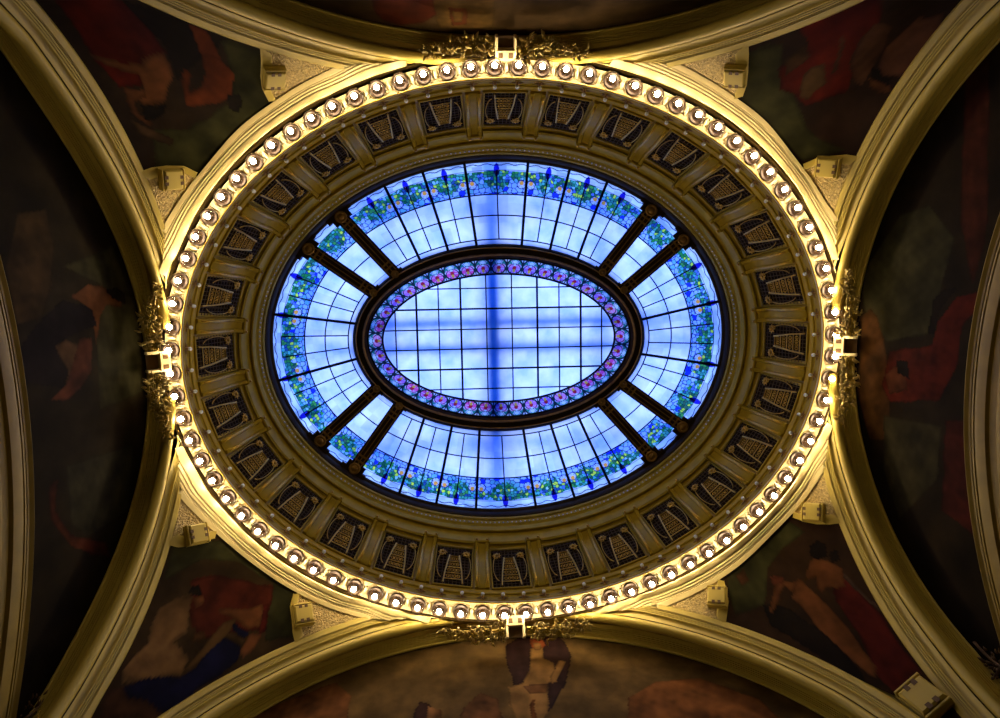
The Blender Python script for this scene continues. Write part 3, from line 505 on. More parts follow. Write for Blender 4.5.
for k in 'LRTB':
    ax, s, D = WALLS[k]
    th = np.linspace(math.radians(-84), math.radians(84), 360)
    rl, rp, rn = arcp(k, 'line', th), arcp(k, 'pan', th), arcp(k, 'pnt', th)
    # face moulding between the roll and the spandrel
    V = []; n = len(th)
    w = np.clip((np.abs(np.degrees(th))-14)/26, 0, 1); w = w*w*(3-2*w)
    for p, hgt in GP_ARCH:
        pl = D-U['line'] + (U['line']-U['pan'])*p; r = rl+(rp-rl)*p
        P = arc3(k, pl, r, th); zf = FZ(P[:, :2]); P[:, 2] = P[:, 2]*w + zf*(1-w)
        P[:, 1-ax] -= hgt*np.sin(th)*1.2; P[:, 2] -= hgt*np.cos(th)*1.2; P[:, ax] -= s*hgt*.3
        V.append(P)
    V = np.array(V); F = []
    xy = V[..., :2]; sr = ringcoord(xy.reshape(-1, 2)).reshape(xy.shape[:2])
    inside = knorm(G, xy) < 1.0
    for i in range(len(GP_ARCH)-1):
        sa = (GP_ARCH[i][0]+GP_ARCH[i+1][0])/2
        for j in range(n-1):
            q = (sr[i, j]+sr[i+1, j+1])/2
            if inside[i, j] or inside[i+1, j+1] or (abs(th[j]) < math.radians(32) and q < sa-.02): continue
            F.append((i*n+j, i*n+j+1, (i+1)*n+j+1, (i+1)*n+j))
    struct(mesh_obj(f'trim_{tn}', V.reshape(-1, 3), F, M_PLASTER, None, 25)); tn += 1
    # the roll
    rr = .08
    pts = arc3(k, D-U['line']+.06, rl-.045, th)
    keep = (knorm(G, pts[:, :2]) > (.985 if k in 'LR' else 0)) | (pts[:, 2] < 9)
    for half in (-1, 1):
        seg = [tuple(p) for p, kp, a in zip(pts, keep, th) if kp and a*half > 0]
        struct(MB().tube(seg, rr, 12).build(f'trim_{tn}', M_PLASTER, None, 180)); tn += 1
    # soffit
    GS = [(0, -.02), (.02, -.10), (.10, -.12), (.22, -.10), (.25, -.05), (.27, -.03), (.44, -.02), (.455, -.045), (.475, -.045), (.48, -.02), (.53, -.018), (.54, -.045), (.56, -.045), (.565, -.015), (.61, -.012), (.62, -.04), (.64, -.04), (.645, -.01), (.69, -.006), (.70, -.035), (.715, -.035), (.72, .0), (.90, .006), (.96, .01), (1.0, .012), (1.03, -.05)]
    V = []
    for p, hgt in GS:
        pl = D-.47+.47*min(p, 1); r0 = rl-.01; r = r0+(rn-r0)*p - hgt
        V.append(arc3(k, pl, r, th))
    V = np.vstack(V); F = []
    for i in range(len(GS)-1):
        for j in range(n-1): F.append((i*n+j, (i+1)*n+j, (i+1)*n+j+1, i*n+j+1))
    struct(mesh_obj(f'trim_{tn}', V, F, M_PLASTER, None, 25)); tn += 1
    # thin bead on the mural edge
    struct(MB().tube([tuple(p) for p in arc3(k, D-.045, rn-.03, th)], .022, 6).build(f'trim_{tn}', M_PLASTER, None, 180)); tn += 1
# ring moulding on the pendentives
n = 900; t = np.linspace(0, 2*PI, n, endpoint=False); V = []
pg, pc = ept(G, t), ept(CP, t)
for p, hgt in GP_RING:
    q = pg+(pc-pg)*p; z = FZ(q)-hgt*1.2; V.append(np.c_[q, z])
V = np.array(V); F = []
def archcoord(x, y): return max((abs(x)-(D1-U['pan']))/(-U['line']+U['pan']), (abs(y)-(D2-U['pan']))/(-U['line']+U['pan']))   # 1 at the roll, 0 at the spandrel
for i in range(len(GP_RING)-1):
    sr_ = (GP_RING[i][0]+GP_RING[i+1][0])/2
    for j in range(n):
        jj = (j+1) % n; c = (V[i, j]+V[i+1, jj])/2; sa = 1-archcoord(c[0], c[1])
        if sa < sr_-.02 or sa < 0: continue
        F.append((i*n+j, (i+1)*n+j, (i+1)*n+jj, i*n+jj))
struct(mesh_obj('trim_9', V.reshape(-1, 3), F, M_PALE_LIT, None, 25))

# ---------------------------------------------------------------- spandrel surfaces
XP, YP = D1-U['pan'], D2-U['pan']
def cdt_mesh(poly, step, zfun, drop=0.):
    poly = [tuple(p) for p in poly]
    # densify the outline
    out = []
    for a, b in zip(poly, poly[1:]+poly[:1]):
        m = max(1, int(math.hypot(a[0]-b[0], a[1]-b[1])/step))
        out += [(a[0]+(b[0]-a[0])*i/m, a[1]+(b[1]-a[1])*i/m) for i in range(m)]
    P = np.array(out); x0, y0 = P.min(0); x1, y1 = P.max(0)
    gx, gy = np.meshgrid(np.arange(x0, x1, step), np.arange(y0, y1, step)); gx[1::2] += step/2
    Q = np.c_[gx.ravel(), gy.ravel()]; Q = Q[inpoly(Q, P)]
    d = np.min(np.hypot(Q[:, None, 0]-P[None, :, 0], Q[:, None, 1]-P[None, :, 1]), 1) if len(Q) else np.zeros(0)
    Q = Q[d > step*.45]
    pts = [Vector(p) for p in out]+[Vector(q) for q in Q]
    r = delaunay_2d_cdt(pts, [], [list(range(len(out)))], 1, 1e-5)
    xy = np.array([tuple(v) for v in r[0]]); F = [tuple(f) for f in r[2]]
    return xy, F
def inpoly(Q, P):
    x, y = Q[:, 0], Q[:, 1]; c = np.zeros(len(Q), bool); n = len(P)
    for i in range(n):
        x1, y1 = P[i]; x2, y2 = P[(i+1) % n]
        if y1 == y2: continue
        m = ((y1 > y) != (y2 > y)) & (x < (x2-x1)*(y-y1)/(y2-y1)+x1); c ^= m
    return c
def noise2(Q, sc, seed):
    r = np.random.default_rng(seed); v = np.zeros(len(Q))
    for k in range(14):
        a = r.uniform(0, 2*PI); f = sc*r.uniform(.5, 2.2); v += np.sin((Q[:, 0]*math.cos(a)+Q[:, 1]*math.sin(a))*f+r.uniform(0, 6.28))
    return v/4.
def paint(Q, base, figs, seed, gain=.17):
    col = np.tile(np.array(base, float), (len(Q), 1)); nz = noise2(Q, 5, seed)
    col *= (1+.25*nz)[:, None]
    wob = np.c_[noise2(Q, 9, seed+1), noise2(Q, 9, seed+2)]*.012
    for fi, (c, P) in enumerate(figs):
        P = np.array(P); m = inpoly(Q+wob, P)
        if m.any():
            sh = 1+.28*noise2(Q[m], 7, seed+10+fi)+.12*noise2(Q[m], 22, seed+40+fi)
            col[m] = np.array(c)[None, :]*sh[:, None]
            # painted outline of the figure
            pe = P; d = np.full(m.sum(), 9.)
            for a, b in zip(pe, np.roll(pe, -1, 0)):
                ab = b-a; L = (ab**2).sum()+1e-9; u = np.clip(((Q[m]-a)@ab)/L, 0, 1); d = np.minimum(d, np.hypot(*(Q[m]-a-u[:, None]*ab).T))
            col[m] *= (1-.45*np.exp(-(d/.018)**2))[:, None]
    return np.clip(col*gain, .0008, 1)
QL = {'TL': (-1, -1), 'TR': (1, -1), 'BL': (-1, 1), 'BR': (1, 1)}
def on_cp(p):
    k = knorm(CP, np.array(p)); c = np.array(CP[:2]); return tuple(c+(np.array(p)-c)/k)
def cp_arc(a, b, n=60):
    """arc of CP between two points"""
    def tt(p):
        c, s = math.cos(CP[4]), math.sin(CP[4]); x, y = p[0]-CP[0], p[1]-CP[1]; return math.atan2((x*c+y*s)/CP[2], -(-x*s+y*c)/CP[3])
    ta, tb = tt(a), tt(b)
    if tb-ta > PI: tb -= 2*PI
    if ta-tb > PI: tb += 2*PI
    return [tuple(v) for v in ept(CP, np.linspace(ta, tb, n))]
def surf_obj(name, xy, F, mat, parent=None, dz=0., colors=None):
    z = FZ(xy)-dz; F2 = []
    for f in F:
        a, b, c = [xy[i] for i in f[:3]]; cr = (b[0]-a[0])*(c[1]-a[1])-(b[1]-a[1])*(c[0]-a[0]); F2.append(f if cr < 0 else f[::-1])
    return mesh_obj(name, np.c_[xy, z], F2, mat, parent, 180, colors)
def strip_on_surface(name, pts, w, th, mat, parent=None):
    P = np.array(pts)[:, :2]; m = []
    for i in range(len(P)-1):
        for u in np.linspace(0, 1, 6, endpoint=False): m.append(P[i]+(P[i+1]-P[i])*u)
    m.append(P[-1]); P = np.array(m); d = np.gradient(P, axis=0); d /= np.hypot(*d.T)[:, None]; nrm = np.c_[-d[:, 1], d[:, 0]]
    V = []; n = len(P)
    for o_, h_ in ((-w, -.01), (-w, th*.7), (-w*.8, th), (w*.8, th), (w, th*.7), (w, -.01)):
        q = P+nrm*o_; V.append(np.c_[q, FZ(q)-h_])
    V = np.vstack(V); F = [(i*n+j, i*n+j+1, (i+1)*n+j+1, (i+1)*n+j) for i in range(5) for j in range(n-1)]
    return mesh_obj(name, V, F, mat, parent, 30)
POSN = {'TL': 'top left', 'TR': 'top right', 'BL': 'bottom left', 'BR': 'bottom right'}
MDESC = {'TL': 'dark spandrel mural of two bending red-skinned figures, in the top left corner',
         'TR': 'dark spandrel mural with a red robed figure and pale drapery, in the top right corner',
         'BL': 'spandrel mural of a seated figure in white and one in blue, bottom left corner',
         'BR': 'spandrel mural of a reclining nude and a companion in patterned red, bottom right corner'}
stn = 40
pe0 = ept(grow(G, .02), np.linspace(0, 2*PI, 600, endpoint=False))
for q, (sx, sy) in QL.items():
    bl = {e: [p for p in DATA['barline'][q+e]] for e in 'ab'}
    def side_of(p):   # which arch the start of the bar touches
        return 'x' if abs(abs(p[0])-XP) < abs(abs(p[1])-YP) else 'y'
    bars = {}
    for e in 'ab':
        P = [tuple(p[:2]) for p in bl[e]]
        ends = [P[0], P[-1]]; dcp = [abs(knorm(CP, np.array(p))-1) for p in ends]
        if dcp[0] < dcp[1]: P = P[::-1]
        s_ = side_of(P[0]); P[0] = (sx*XP, P[0][1]) if s_ == 'x' else (P[0][0], sy*YP); P[-1] = on_cp(P[-1]); bars[s_] = P
    X, Y = bars['x'], bars['y']; corner = (sx*XP, sy*YP)
    poly = X[::-1]+[corner]+Y+cp_arc(Y[-1], X[-1])[1:-1]
    xy, F = cdt_mesh(poly, .02, FZ)
    mu = empty('spandrel_mural', (sx*4.9, sy*4.1, 8.6), MDESC[q], 'mural')
    base = {'TL': (.085, .045, .02), 'TR': (.09, .04, .02), 'BL': (.14, .075, .025), 'BR': (.11, .05, .02)}[q]
    o = surf_obj('painted_panel', xy, F, M_MURAL, None, 0, paint(xy, base, DATA['fig'][q], 100+stn)); o.parent = mu; o.matrix_parent_inverse = mu.matrix_world.inverted() if False else Matrix.Translation((-sx*4.9, -sy*4.1, -8.6))
    for s_, P in (('x', X), ('y', Y)):
        # textured triangle between bar, ring moulding and arch
        a = P[0]; other = []
        # tip where the arch line meets CP
        ts = np.linspace(0, 2*PI, 4000); pc_ = ept(CP, ts)
        m = (np.sign(pc_[:, 0]) == sx) & (np.sign(pc_[:, 1]) == sy); pc_ = pc_[m]
        tip = pc_[np.argmin(np.abs(np.abs(pc_[:, 0 if s_ == 'x' else 1])-(XP if s_ == 'x' else YP)))]
        tri = P+cp_arc(P[-1], tuple(tip), 30)[1:]
        xy, F = cdt_mesh(tri, .06, FZ)
        struct(surf_obj(f'trim_{stn}', xy, F, M_ROUGH)); stn += 1
        struct(strip_on_surface(f'trim_{stn}', P, .052, .035, M_PLASTER)); stn += 1

    # plain plaster bed behind mouldings and panels
    m = (np.sign(pe0[:, 0]) == sx) & (np.sign(pe0[:, 1]) == sy) & (np.abs(pe0[:, 0]) < XP+.19) & (np.abs(pe0[:, 1]) < YP+.19); arc_ = pe0[m]; arc_ = arc_[np.argsort(np.abs(arc_[:, 0]))]
    bed = [tuple(p) for p in arc_]+[(sx*(XP+.19), float(arc_[-1][1])), (sx*(XP+.19), sy*(YP+.19)), (float(arc_[0][0]), sy*(YP+.19))]
    xy, F = cdt_mesh(bed, .12, FZ)
    struct(surf_obj(f'trim_{stn}', xy, F, M_PLASTER, None, -.13)); stn += 1

# plaster blocks on the bars
BLAB = {'TLa': 'square plaster block with four dark notches, left of the top left mural tip', 'TLb': 'square plaster block with dark notches, upper end of the top left mural',
        'TRa': 'square plaster block with dark notches, upper end of the top right mural', 'TRb': 'square plaster block with dark notches, right end of the top right mural',
        'BLa': 'square plaster block with dark notches, upper tip of the bottom left mural', 'BLb': 'square plaster block with dark notches, right tip of the bottom left mural',
        'BRa': 'square plaster block with dark notches, left tip of the bottom right mural', 'BRb': 'square plaster block with dark notches, upper tip of the bottom right mural',
        'BRc': 'larger notched plaster block in the low corner of the bottom right mural'}
BLAB['TLa'] = 'square plaster block with dark notches, lower tip of the top left mural'
BLAB['TRb'] = 'square plaster block with dark notches, lower tip of the top right mural'
blk = None
def block_matrix(p, axis_pt, key):
    x, y, z = p; e = .02
    g = np.array([(FZ([[x+e, y]])[0]-FZ([[x-e, y]])[0])/(2*e), (FZ([[x, y+e]])[0]-FZ([[x, y-e]])[0])/(2*e)])
    Z = Vector((g[0], g[1], -1)).normalized()
    inw = Vector((-p[0], -p[1], 0)).normalized(); Z = (Z+inw*.25).normalized()
    ap = Vector(axis_pt)-Vector(p); X = (ap-Z*ap.dot(Z)).normalized(); Y = Z.cross(X)
    return fr_mat(Vector(p)+Z*.03, X, Y, Z)
for kk, p in DATA['blocks'].items():
    M = block_matrix(p, DATA['blockaxis'][kk], kk)
    if kk == 'BRc': M = M @ Matrix.Scale(1.35, 4)
    if blk is None:
        blk = empty('notched_block', None, BLAB[kk], 'plaster block', 'notched plaster blocks at the mural tips', M)
        b = MB(); b.bbox((0, 0, 0), (.185, .165, .02), .01); b.build('base_plate', M_PLASTER, blk, 25)
        b = MB(); b.bbox((0, 0, .055), (.14, .15, .045), .02); b.build('body', M_PLASTER, blk, 25)
        for s in (-1, 1):
            b = MB(); b.bbox((s*.165, 0, .05), (.014, .16, .035), .008); b.build('side_fillet', M_PLASTER, blk, 25)
        for sx_ in (-1, 1):
            for sy_ in (-1, 1):
                b = MB(); b.box((sy_*.118, sx_*.048, .1015), (.027, .026, .0022)); b.build('notch', M_UMBER, blk)
    else: dup(blk, M, BLAB[kk])

# ---------------------------------------------------------------- lunette murals and walls
INN = {'L': (.35, -2.18, 9.60), 'R': (.35, .314, 7.39)}
LDESC = {'L': 'dark lunette mural with two figures in dark cloth, under the left arch', 'R': 'dark lunette mural with a red robed figure, under the right arch',
         'T': 'lunette mural with a patch of red drapery, under the top arch', 'B': 'lunette mural of a standing nude before a dark cloak, under the bottom arch'}
BASE = {'L': (.085, .055, .022), 'R': (.075, .045, .018), 'T': (.15, .085, .03), 'B': (.22, .125, .035)}
for k in 'LRTB':
    ax, s, D = WALLS[k]
    th = np.linspace(math.radians(-82), math.radians(82), 160); r = arcp(k, 'pnt', th)+.03
    top = [(float(a), float(b)) for a, b in zip(r*np.sin(th), ZC+r*np.cos(th))]
    zb = 6.2
    top = [p for p in top if p[1] > zb]
    poly = top+[(top[-1][0], zb-.01), (top[0][0], zb-.01)]
    xy, F = cdt_mesh(poly, .028, None)
    P = np.empty((len(xy), 3)); P[:, ax] = s*(D-.004); P[:, 1-ax] = xy[:, 0]; P[:, 2] = xy[:, 1]
    mu = empty('lunette_mural', (s*D if ax == 0 else 0, s*D if ax == 1 else 0, 8.), LDESC[k], 'mural')
    o = mesh_obj('painted_panel', P-np.array(mu.location), F, M_MURAL, mu, None, paint(xy, BASE[k], DATA['fig'][k], 300+ord(k), {'B': .38, 'T': .28, 'L': .13, 'R': .13}[k]))
    # wall behind
    w = 8.4; q = s*(D+.06)
    Vq = [(q, -w, -1.6), (q, w, -1.6), (q, w, 12.5), (q, -w, 12.5)] if ax == 0 else [(-w, q, -1.6), (w, q, -1.6), (w, q, 12.5), (-w, q, 12.5)]
    wl = mesh_obj({'L': 'wall_left', 'R': 'wall_right', 'T': 'wall_top', 'B': 'wall_bottom'}[k], Vq, [(0, 1, 2, 3)], M_WALL); struct(wl)
    # inner arch moulding (left and right)
    if k in INN:
        yc, zc_, R = INN[k]; lim = min(1.2, 5.0/R); th = np.linspace(-lim, lim, 120)
        pr = [(0.0, 0), (0.0, .07), (-.03, .09), (-.07, .06), (-.10, .06), (-.105, .04), (-.125, .04), (-.13, .07), (-.16, .075), (-.165, .045), (-.185, .045), (-.19, .08), (-.28, .10), (-.36, .09), (-.38, .05), (-.52, .05), (-.54, .10), (-.62, .13), (-.70, .13)]
        V = []
        for dr, h_ in pr:
            y = yc+(R+dr)*np.sin(th); z = zc_+(R+dr)*np.cos(th); V.append(np.c_[np.full(len(th), s*(D-h_)), y, z])
        V = np.vstack(V); n = len(th); F = [(i*n+j, (i+1)*n+j, (i+1)*n+j+1, i*n+j+1) for i in range(len(pr)-1) for j in range(n-1)]
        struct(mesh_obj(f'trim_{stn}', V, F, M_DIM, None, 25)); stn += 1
        # dim plastered infill under the inner arch
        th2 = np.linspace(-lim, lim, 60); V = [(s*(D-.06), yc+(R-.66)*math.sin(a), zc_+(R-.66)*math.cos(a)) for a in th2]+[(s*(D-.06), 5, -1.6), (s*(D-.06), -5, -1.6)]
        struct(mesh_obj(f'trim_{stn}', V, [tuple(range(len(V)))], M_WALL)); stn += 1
# corner piers, floor and the roof around the skylight
for i, (sx, sy) in enumerate(QL.values()):
    b = MB(); b.box((sx*(XP+.5), sy*(YP+.5), 2.0), (.5, .5, 3.6)); struct(b.build(f'trim_{stn}', M_PLASTER)); stn += 1
struct(mesh_obj('floor', [(-8.4, -8.4, -1.6), (8.4, -8.4, -1.6), (8.4, 8.4, -1.6), (-8.4, 8.4, -1.6)], [(0, 1, 2, 3)], M_FLOOR))
n = 240; t = np.linspace(0, 2*PI, n, endpoint=False); a = ept(grow(EL['C1'], .03), t); dd = a-np.array(EL['C1'][:2]); L = 8.5/np.max(np.abs(dd), 1)
b_ = np.array(EL['C1'][:2])+dd*L[:, None]
V = np.vstack([np.c_[a, np.full(n, 12.33)], np.c_[b_, np.full(n, 12.33)]]); struct(mesh_obj('ceiling', V, [(j, (j+1) % n, n+(j+1) % n, n+j) for j in range(n)], M_WALL))

# ---------------------------------------------------------------- keystones and garlands
KP = {'T': (0.0, -(D2-U['line']-.02)), 'B': (0.0, D2-U['line']-.02), 'L': (-(D1-U['line']-.02), 0.0), 'R': (D1-U['line']-.02, 0.0)}
ks = None
KL = {'T': 'top', 'B': 'bottom', 'L': 'left', 'R': 'right'}
for k, (x, y) in KP.items():
    ax, s, D = WALLS[k]; out = Vector((s, 0, 0)) if ax == 0 else Vector((0, s, 0)); Z = (Vector((0, 0, -1))-out*.85).normalized(); Yv = (out-Z*out.dot(Z)).normalized(); Xv = Yv.cross(Z)
    M = fr_mat(Vector((x, y, 9.97))+out*{'T': .17, 'B': .13, 'L': .17, 'R': .18}[k], Xv, Yv, Z)
    lab = f'two-holed plaster keystone block between garlands at the {KL[k]} of the oval'
    if ks is None:
        ks = empty('keystone_block', None, lab, 'keystone', 'keystone blocks over the four arches', M)
        b = MB(); b.bbox((0, 0, 0), (.165, .085, .11), .012); b.build('body', M_CREAM_LIT, ks, 25)
        for sx_ in (-1, 1):
            b = MB(); b.box((sx_*.085, .0, .1105), (.038, .042, .003)); b.build('hole', M_UMBER, ks)
            b = MB(); b.bbox((sx_*.15, .17, .02), (.022, .10, .08), .01); b.build('side_arm', M_CREAM_LIT, ks, 25)
            b = MB(); b.box((sx_*.085, -.0865, .02), (.038, .002, .045)); b.build('hole', M_UMBER, ks)
        b = MB(); b.box((0, .17, -.03), (.13, .09, .02)); b.build('pocket', M_UMBER, ks)
    else: dup(ks, M, lab)
    # garlands either side
    for sd in (-1, 1):
        rs = random.Random(ord(k)*3+sd)
        ww = {('T', 1): 'left', ('T', -1): 'right', ('B', 1): 'left', ('B', -1): 'right', ('L', 1): 'above', ('L', -1): 'below', ('R', 1): 'above', ('R', -1): 'below'}
        # decide wording from the true direction
        dirv = Xv*sd
        if k in 'TB': wd = 'right of' if dirv.x > 0 else 'left of'
        else: wd = 'below' if dirv.y > 0 else 'above'
        ga = empty('garland', Vector((x, y, 9.78))+out*(.07 if k in 'TB' else .10), f'gilt plaster garland of leaves and flowers, {wd} the {KL[k]} keystone', 'garland', 'garlands beside the keystones')
        stem = []; fo = MB()
        for i in range(15):
            u = .2+i/14*1.12; rad = 4.45
            th_ = u/rad
            zz = -(1-math.cos(th_))*rad*.9
            # drift outward/inward with the ring
            e_in = u*u*.055 if k in 'TB' else u*u*.08
            stem.append(dirv*u + out*(.10-e_in-.03*math.sin(u*7)) + Vector((0, 0, -.02+zz*.5+.02*math.sin(u*11))))
        MB().tube(stem, [.03-.0015*i for i in range(15)], 6).build('stem', M_LEAF, ga, 180)
        for i in range(105):
            f = rs.random()**1.15; idx = f*13.9; a = stem[int(idx)].lerp(stem[int(idx)+1], idx-int(idx))
            wdt = .155*(1-f)**.6+.03
            off = out*rs.uniform(-1, 1)*wdt + Vector((0, 0, -rs.uniform(-.02, .09)*(1-f*.6)))
            d = dirv*rs.uniform(-.6, 1.2)+out*rs.uniform(-1, 1)+Vector((0, 0, rs.uniform(-.7, .1)))
            fo.leaf(a+off, d, Vector((rs.uniform(-.3, .3), rs.uniform(-.3, .3), -1)), rs.uniform(.07, .14), rs.uniform(.018, .034))
        fo.build('foliage', M_LEAF, ga, 60)
        for i in range(4):
            b = MB(); a = stem[1+i*3]; c = a+out*rs.uniform(-.06, .06)+Vector((0, 0, -.08+.012*i)); r_ = .065-.01*i
            b.ball(c, r_*.35, 8, 5)
            for j in range(7):
                w_ = j*2*PI/7; dv = dirv*math.cos(w_)+out*math.sin(w_); b.leaf(c+dv*r_*.25, dv+Vector((0, 0, -.25)), (0, 0, -1), r_, r_*.34)
            b.build('flower', M_GOLD, ga, 60)
        for i in range(9):
            a = stem[4+i]; MB().ball(a+out*rs.uniform(-.08, .08)+Vector((0, 0, -.06)), .018, 6, 4).build('berry', M_PLASTER, ga, 180)

# leaf ornaments in the low corners of the side lunettes
for (k, yy, zz, lab) in (('L', 4.05, 7.05, 'small leafy shell ornament in the low corner of the left lunette'), ('R', 4.0, 6.95, 'small leafy shell ornament in the low corner of the right lunette')):
    ax, s, D = WALLS[k]; b = MB(); rs = random.Random(5)
    og = empty('leaf_ornament', Vector((s*(D-.05), yy, zz)), lab, 'ornament', 'leaf ornaments of the side lunettes')
    for i in range(34):
        a = rs.uniform(0, 2*PI); r_ = rs.uniform(0, .2)
        b.leaf((-s*rs.uniform(.0, .06), r_*math.cos(a), r_*math.sin(a)-.05), (-s*.3, math.cos(a), math.sin(a)+.5), (-s, 0, 0), rs.uniform(.05, .10), .022)
    b.build('foliage', M_UMBER, og, 60)
    b = MB(); b.tube([(-s*.05, -.12+.1*math.sin(u*3), -.5+u*.8) for u in np.linspace(0, 1, 10)], .02, 6); b.build('stem', M_UMBER, og, 180)

# ---------------------------------------------------------------- skylight
C1, C2, C3 = EL['C1'], EL['C2'], EL['C3']; C2O = grow(C2, .27)
RAD = math.radians
def norm_t(t): return (t+180) % 360-180
KX = [0, 7.9, 18.5, 28.8, 43.1, 56.1, 72.2, 79.2, 86.5, 90]; KI = [0, 8.8, 20.2, 32.4, 45.0, 59.0, 72.9, 79.2, 86.5, 90]
def inner_t(td):
    td = np.asarray(td, float); q = (td+180) % 360-180; sg = np.sign(q); a = np.abs(q)
    fold = np.where(a > 90, 180-a, a); v = np.interp(fold, KX, KI); return sg*np.where(a > 90, 180-v, v)
def gpt(td, v):
    """point on the glass annulus, td in degrees, v 0 outer .. 1 inner"""
    td = np.asarray(td, float); v = np.asarray(v, float)
    a = ept(C1, np.radians(td)); b = ept(C2O, np.radians(inner_t(td)))
    p = a+(b-a)*v[..., None]; z = 12.30+.33*v+.06*np.sin(v*PI)
    return np.concatenate([p, z[..., None]], -1)
GEM = [0, 13.4, -13.4, 23.8, -23.8, 34.2, -34.2]
GEMS = [(g, 'top') for g in GEM]+[(180+g, 'bottom') for g in GEM]+[(s*(90+d), nm) for s, nm in ((1, 'right'), (-1, 'left')) for d in (-24.4, -10.8, 10.8, 24.4)]
THICK = [s*v+c for c in (0, 180) for v in (7.9, 18.5, 28.8) for s in (-1, 1)]+[s*(90+d) for s in (1, -1) for d in (-10.8, 10.8)]
THIN = GEM+[180+g for g in GEM]+[s*(90+d) for s in (1, -1) for d in (-24.4, -17.8, -3.5, 3.5, 16.8, 24.4)]
def hash2(i, j, k=0): return np.modf(np.abs(np.sin(i*127.1+j*311.7+k*74.7)*43758.5453))[0]
def cells(x, y):
    """voronoi cells: id hash and edge distance"""
    ix, iy = np.floor(x), np.floor(y); d1 = np.full(x.shape, 9.); d2 = np.full(x.shape, 9.); h = np.zeros(x.shape)
    for di in (-1, 0, 1):
        for dj in (-1, 0, 1):
            a, b = ix+di, iy+dj; px = a+.15+.7*hash2(a, b, 1); py = b+.15+.7*hash2(a, b, 2); d = np.hypot(px-x, py-y)
            new = d < d1; d2 = np.where(new, d1, np.minimum(d2, d)); h = np.where(new, hash2(a, b, 3), h); d1 = np.where(new, d, d1)
    return h, d2-d1
def arclen_table(e):
    tt = np.linspace(0, 2*PI, 4001); p = ept(e, tt); s = np.r_[0, np.cumsum(np.hypot(*np.diff(p, axis=0).T))]; return tt, s
TT, SS = arclen_table(lerp(C1, C2O, .2))
def arcs(td): return np.interp(np.radians(np.asarray(td) % 360), TT, SS)
TOT = SS[-1]
gem_s = np.array([arcs(g % 360) for g in [q_[0] for q_ in GEMS]+[50., -50., 130., -130., 90., -90.]]); thick_s = np.array([arcs(g % 360) for g in THICK+[43.1, -43.1, 56.1, -56.1, 136.9, -136.9, 123.9, -123.9]])
def near(s, arr):
    d = (s[..., None]-arr+TOT/2) % TOT-TOT/2; i = np.argmin(np.abs(d), -1); return np.take_along_axis(d, i[..., None], -1)[..., 0]
def glass_color(td, v):
    s = arcs(td); P = v*1.80; px = P/.0215     # pixels from the outer edge (~84 in all)
    col = np.empty(td.shape+(3,)); col[:] = (.60, .71, .94)
    milk = hash2(np.floor(td/3.1), np.floor(px/20)); col *= (.86+.2*milk)[..., None]
    dg = near(s, gem_s)/.0215; dt = near(s, thick_s)/.0215
    # pale border panes with a wavy lead line
    m = px < 9; col[m] = (.42, .56, .70); hsh = hash2(np.floor(s/.2), np.floor(px/4)); col[m] *= (.7+.5*hsh[m])[:, None]
    wl = np.abs(px-2.6-.7*np.sin(s*22)) < .45; col[wl] = (.02, .03, .08)
    # foliage garland
    clump = np.maximum(0, 1-(np.abs(dg)/13.)**2)
    lo = 9.2-1.6*clump; hi = 17.0+9.5*np.sqrt(clump)+1.2*np.sin(s*60)
    h, ed = cells(s/.062, px/2.9); fol = (px > lo) & (px < hi)
    pal = 1.35*np.array([(.005, .07, .03), (.01, .14, .03), (.02, .16, .14), (.04, .26, .26), (.01, .05, .16), (.03, .20, .04), (.30, .46, .04), (.01, .12, .07), (.14, .36, .44), (.02, .09, .05), (.03, .22, .16), (.05, .12, .40)])
    ci = np.minimum((h*12).astype(int), 11); c = pal[ci]; c = np.where((ed < .13)[..., None], np.array((.003, .01, .04)), c); col = np.where(fol[..., None], c, col)
    # border glass between foliage and the inner panes
    h2, ed2 = cells(s/.11+7, px/4.2); mid = (px >= hi) & (px < 31.5); cm_ = np.where((h2 > .90)[..., None], np.array((.01, .03, .65)), np.array((.22, .40, .80))); cm_ = np.where((h2 < .25)[..., None], np.array((.10, .34, .42)), cm_); cm_ = np.where((ed2 < .13)[..., None], np.array((.004, .01, .10)), cm_)
    col = np.where(mid[..., None], cm_, col)
    # blossoms beside the heavy cames
    for off in (-4.6, 4.6):
        ddx = dt-off; r = np.hypot(ddx, (px-21.5)*1.0); col = np.where((r < 4.0)[..., None], np.array((.34, .46, .70)), col)
        ang = np.arctan2(px-21.5, ddx); col = np.where(((r < 4.6) & (np.abs(np.sin(ang*2.5)) < .22) & (r > 1.8))[..., None], np.array((.01, .02, .12)), col)
        r2 = np.hypot(ddx, (px-20.0)); col = np.where((r2 < 2.1)[..., None], np.array((.62, .28, .04)), col)
        col = np.where(((r > 3.7) & (r < 4.4))[..., None], np.array((.01, .02, .12)), col)
    # lead lines bounding the garland, second line near the inner edge
    for q_, w_ in ((8.0, .35), (31.7, .4), (77.5, .3)):
        col = np.where((np.abs(px-q_) < w_)[..., None], np.array((.006, .01, .06)), col)
    m2 = px > 77.8; col[m2] *= .8
    return col
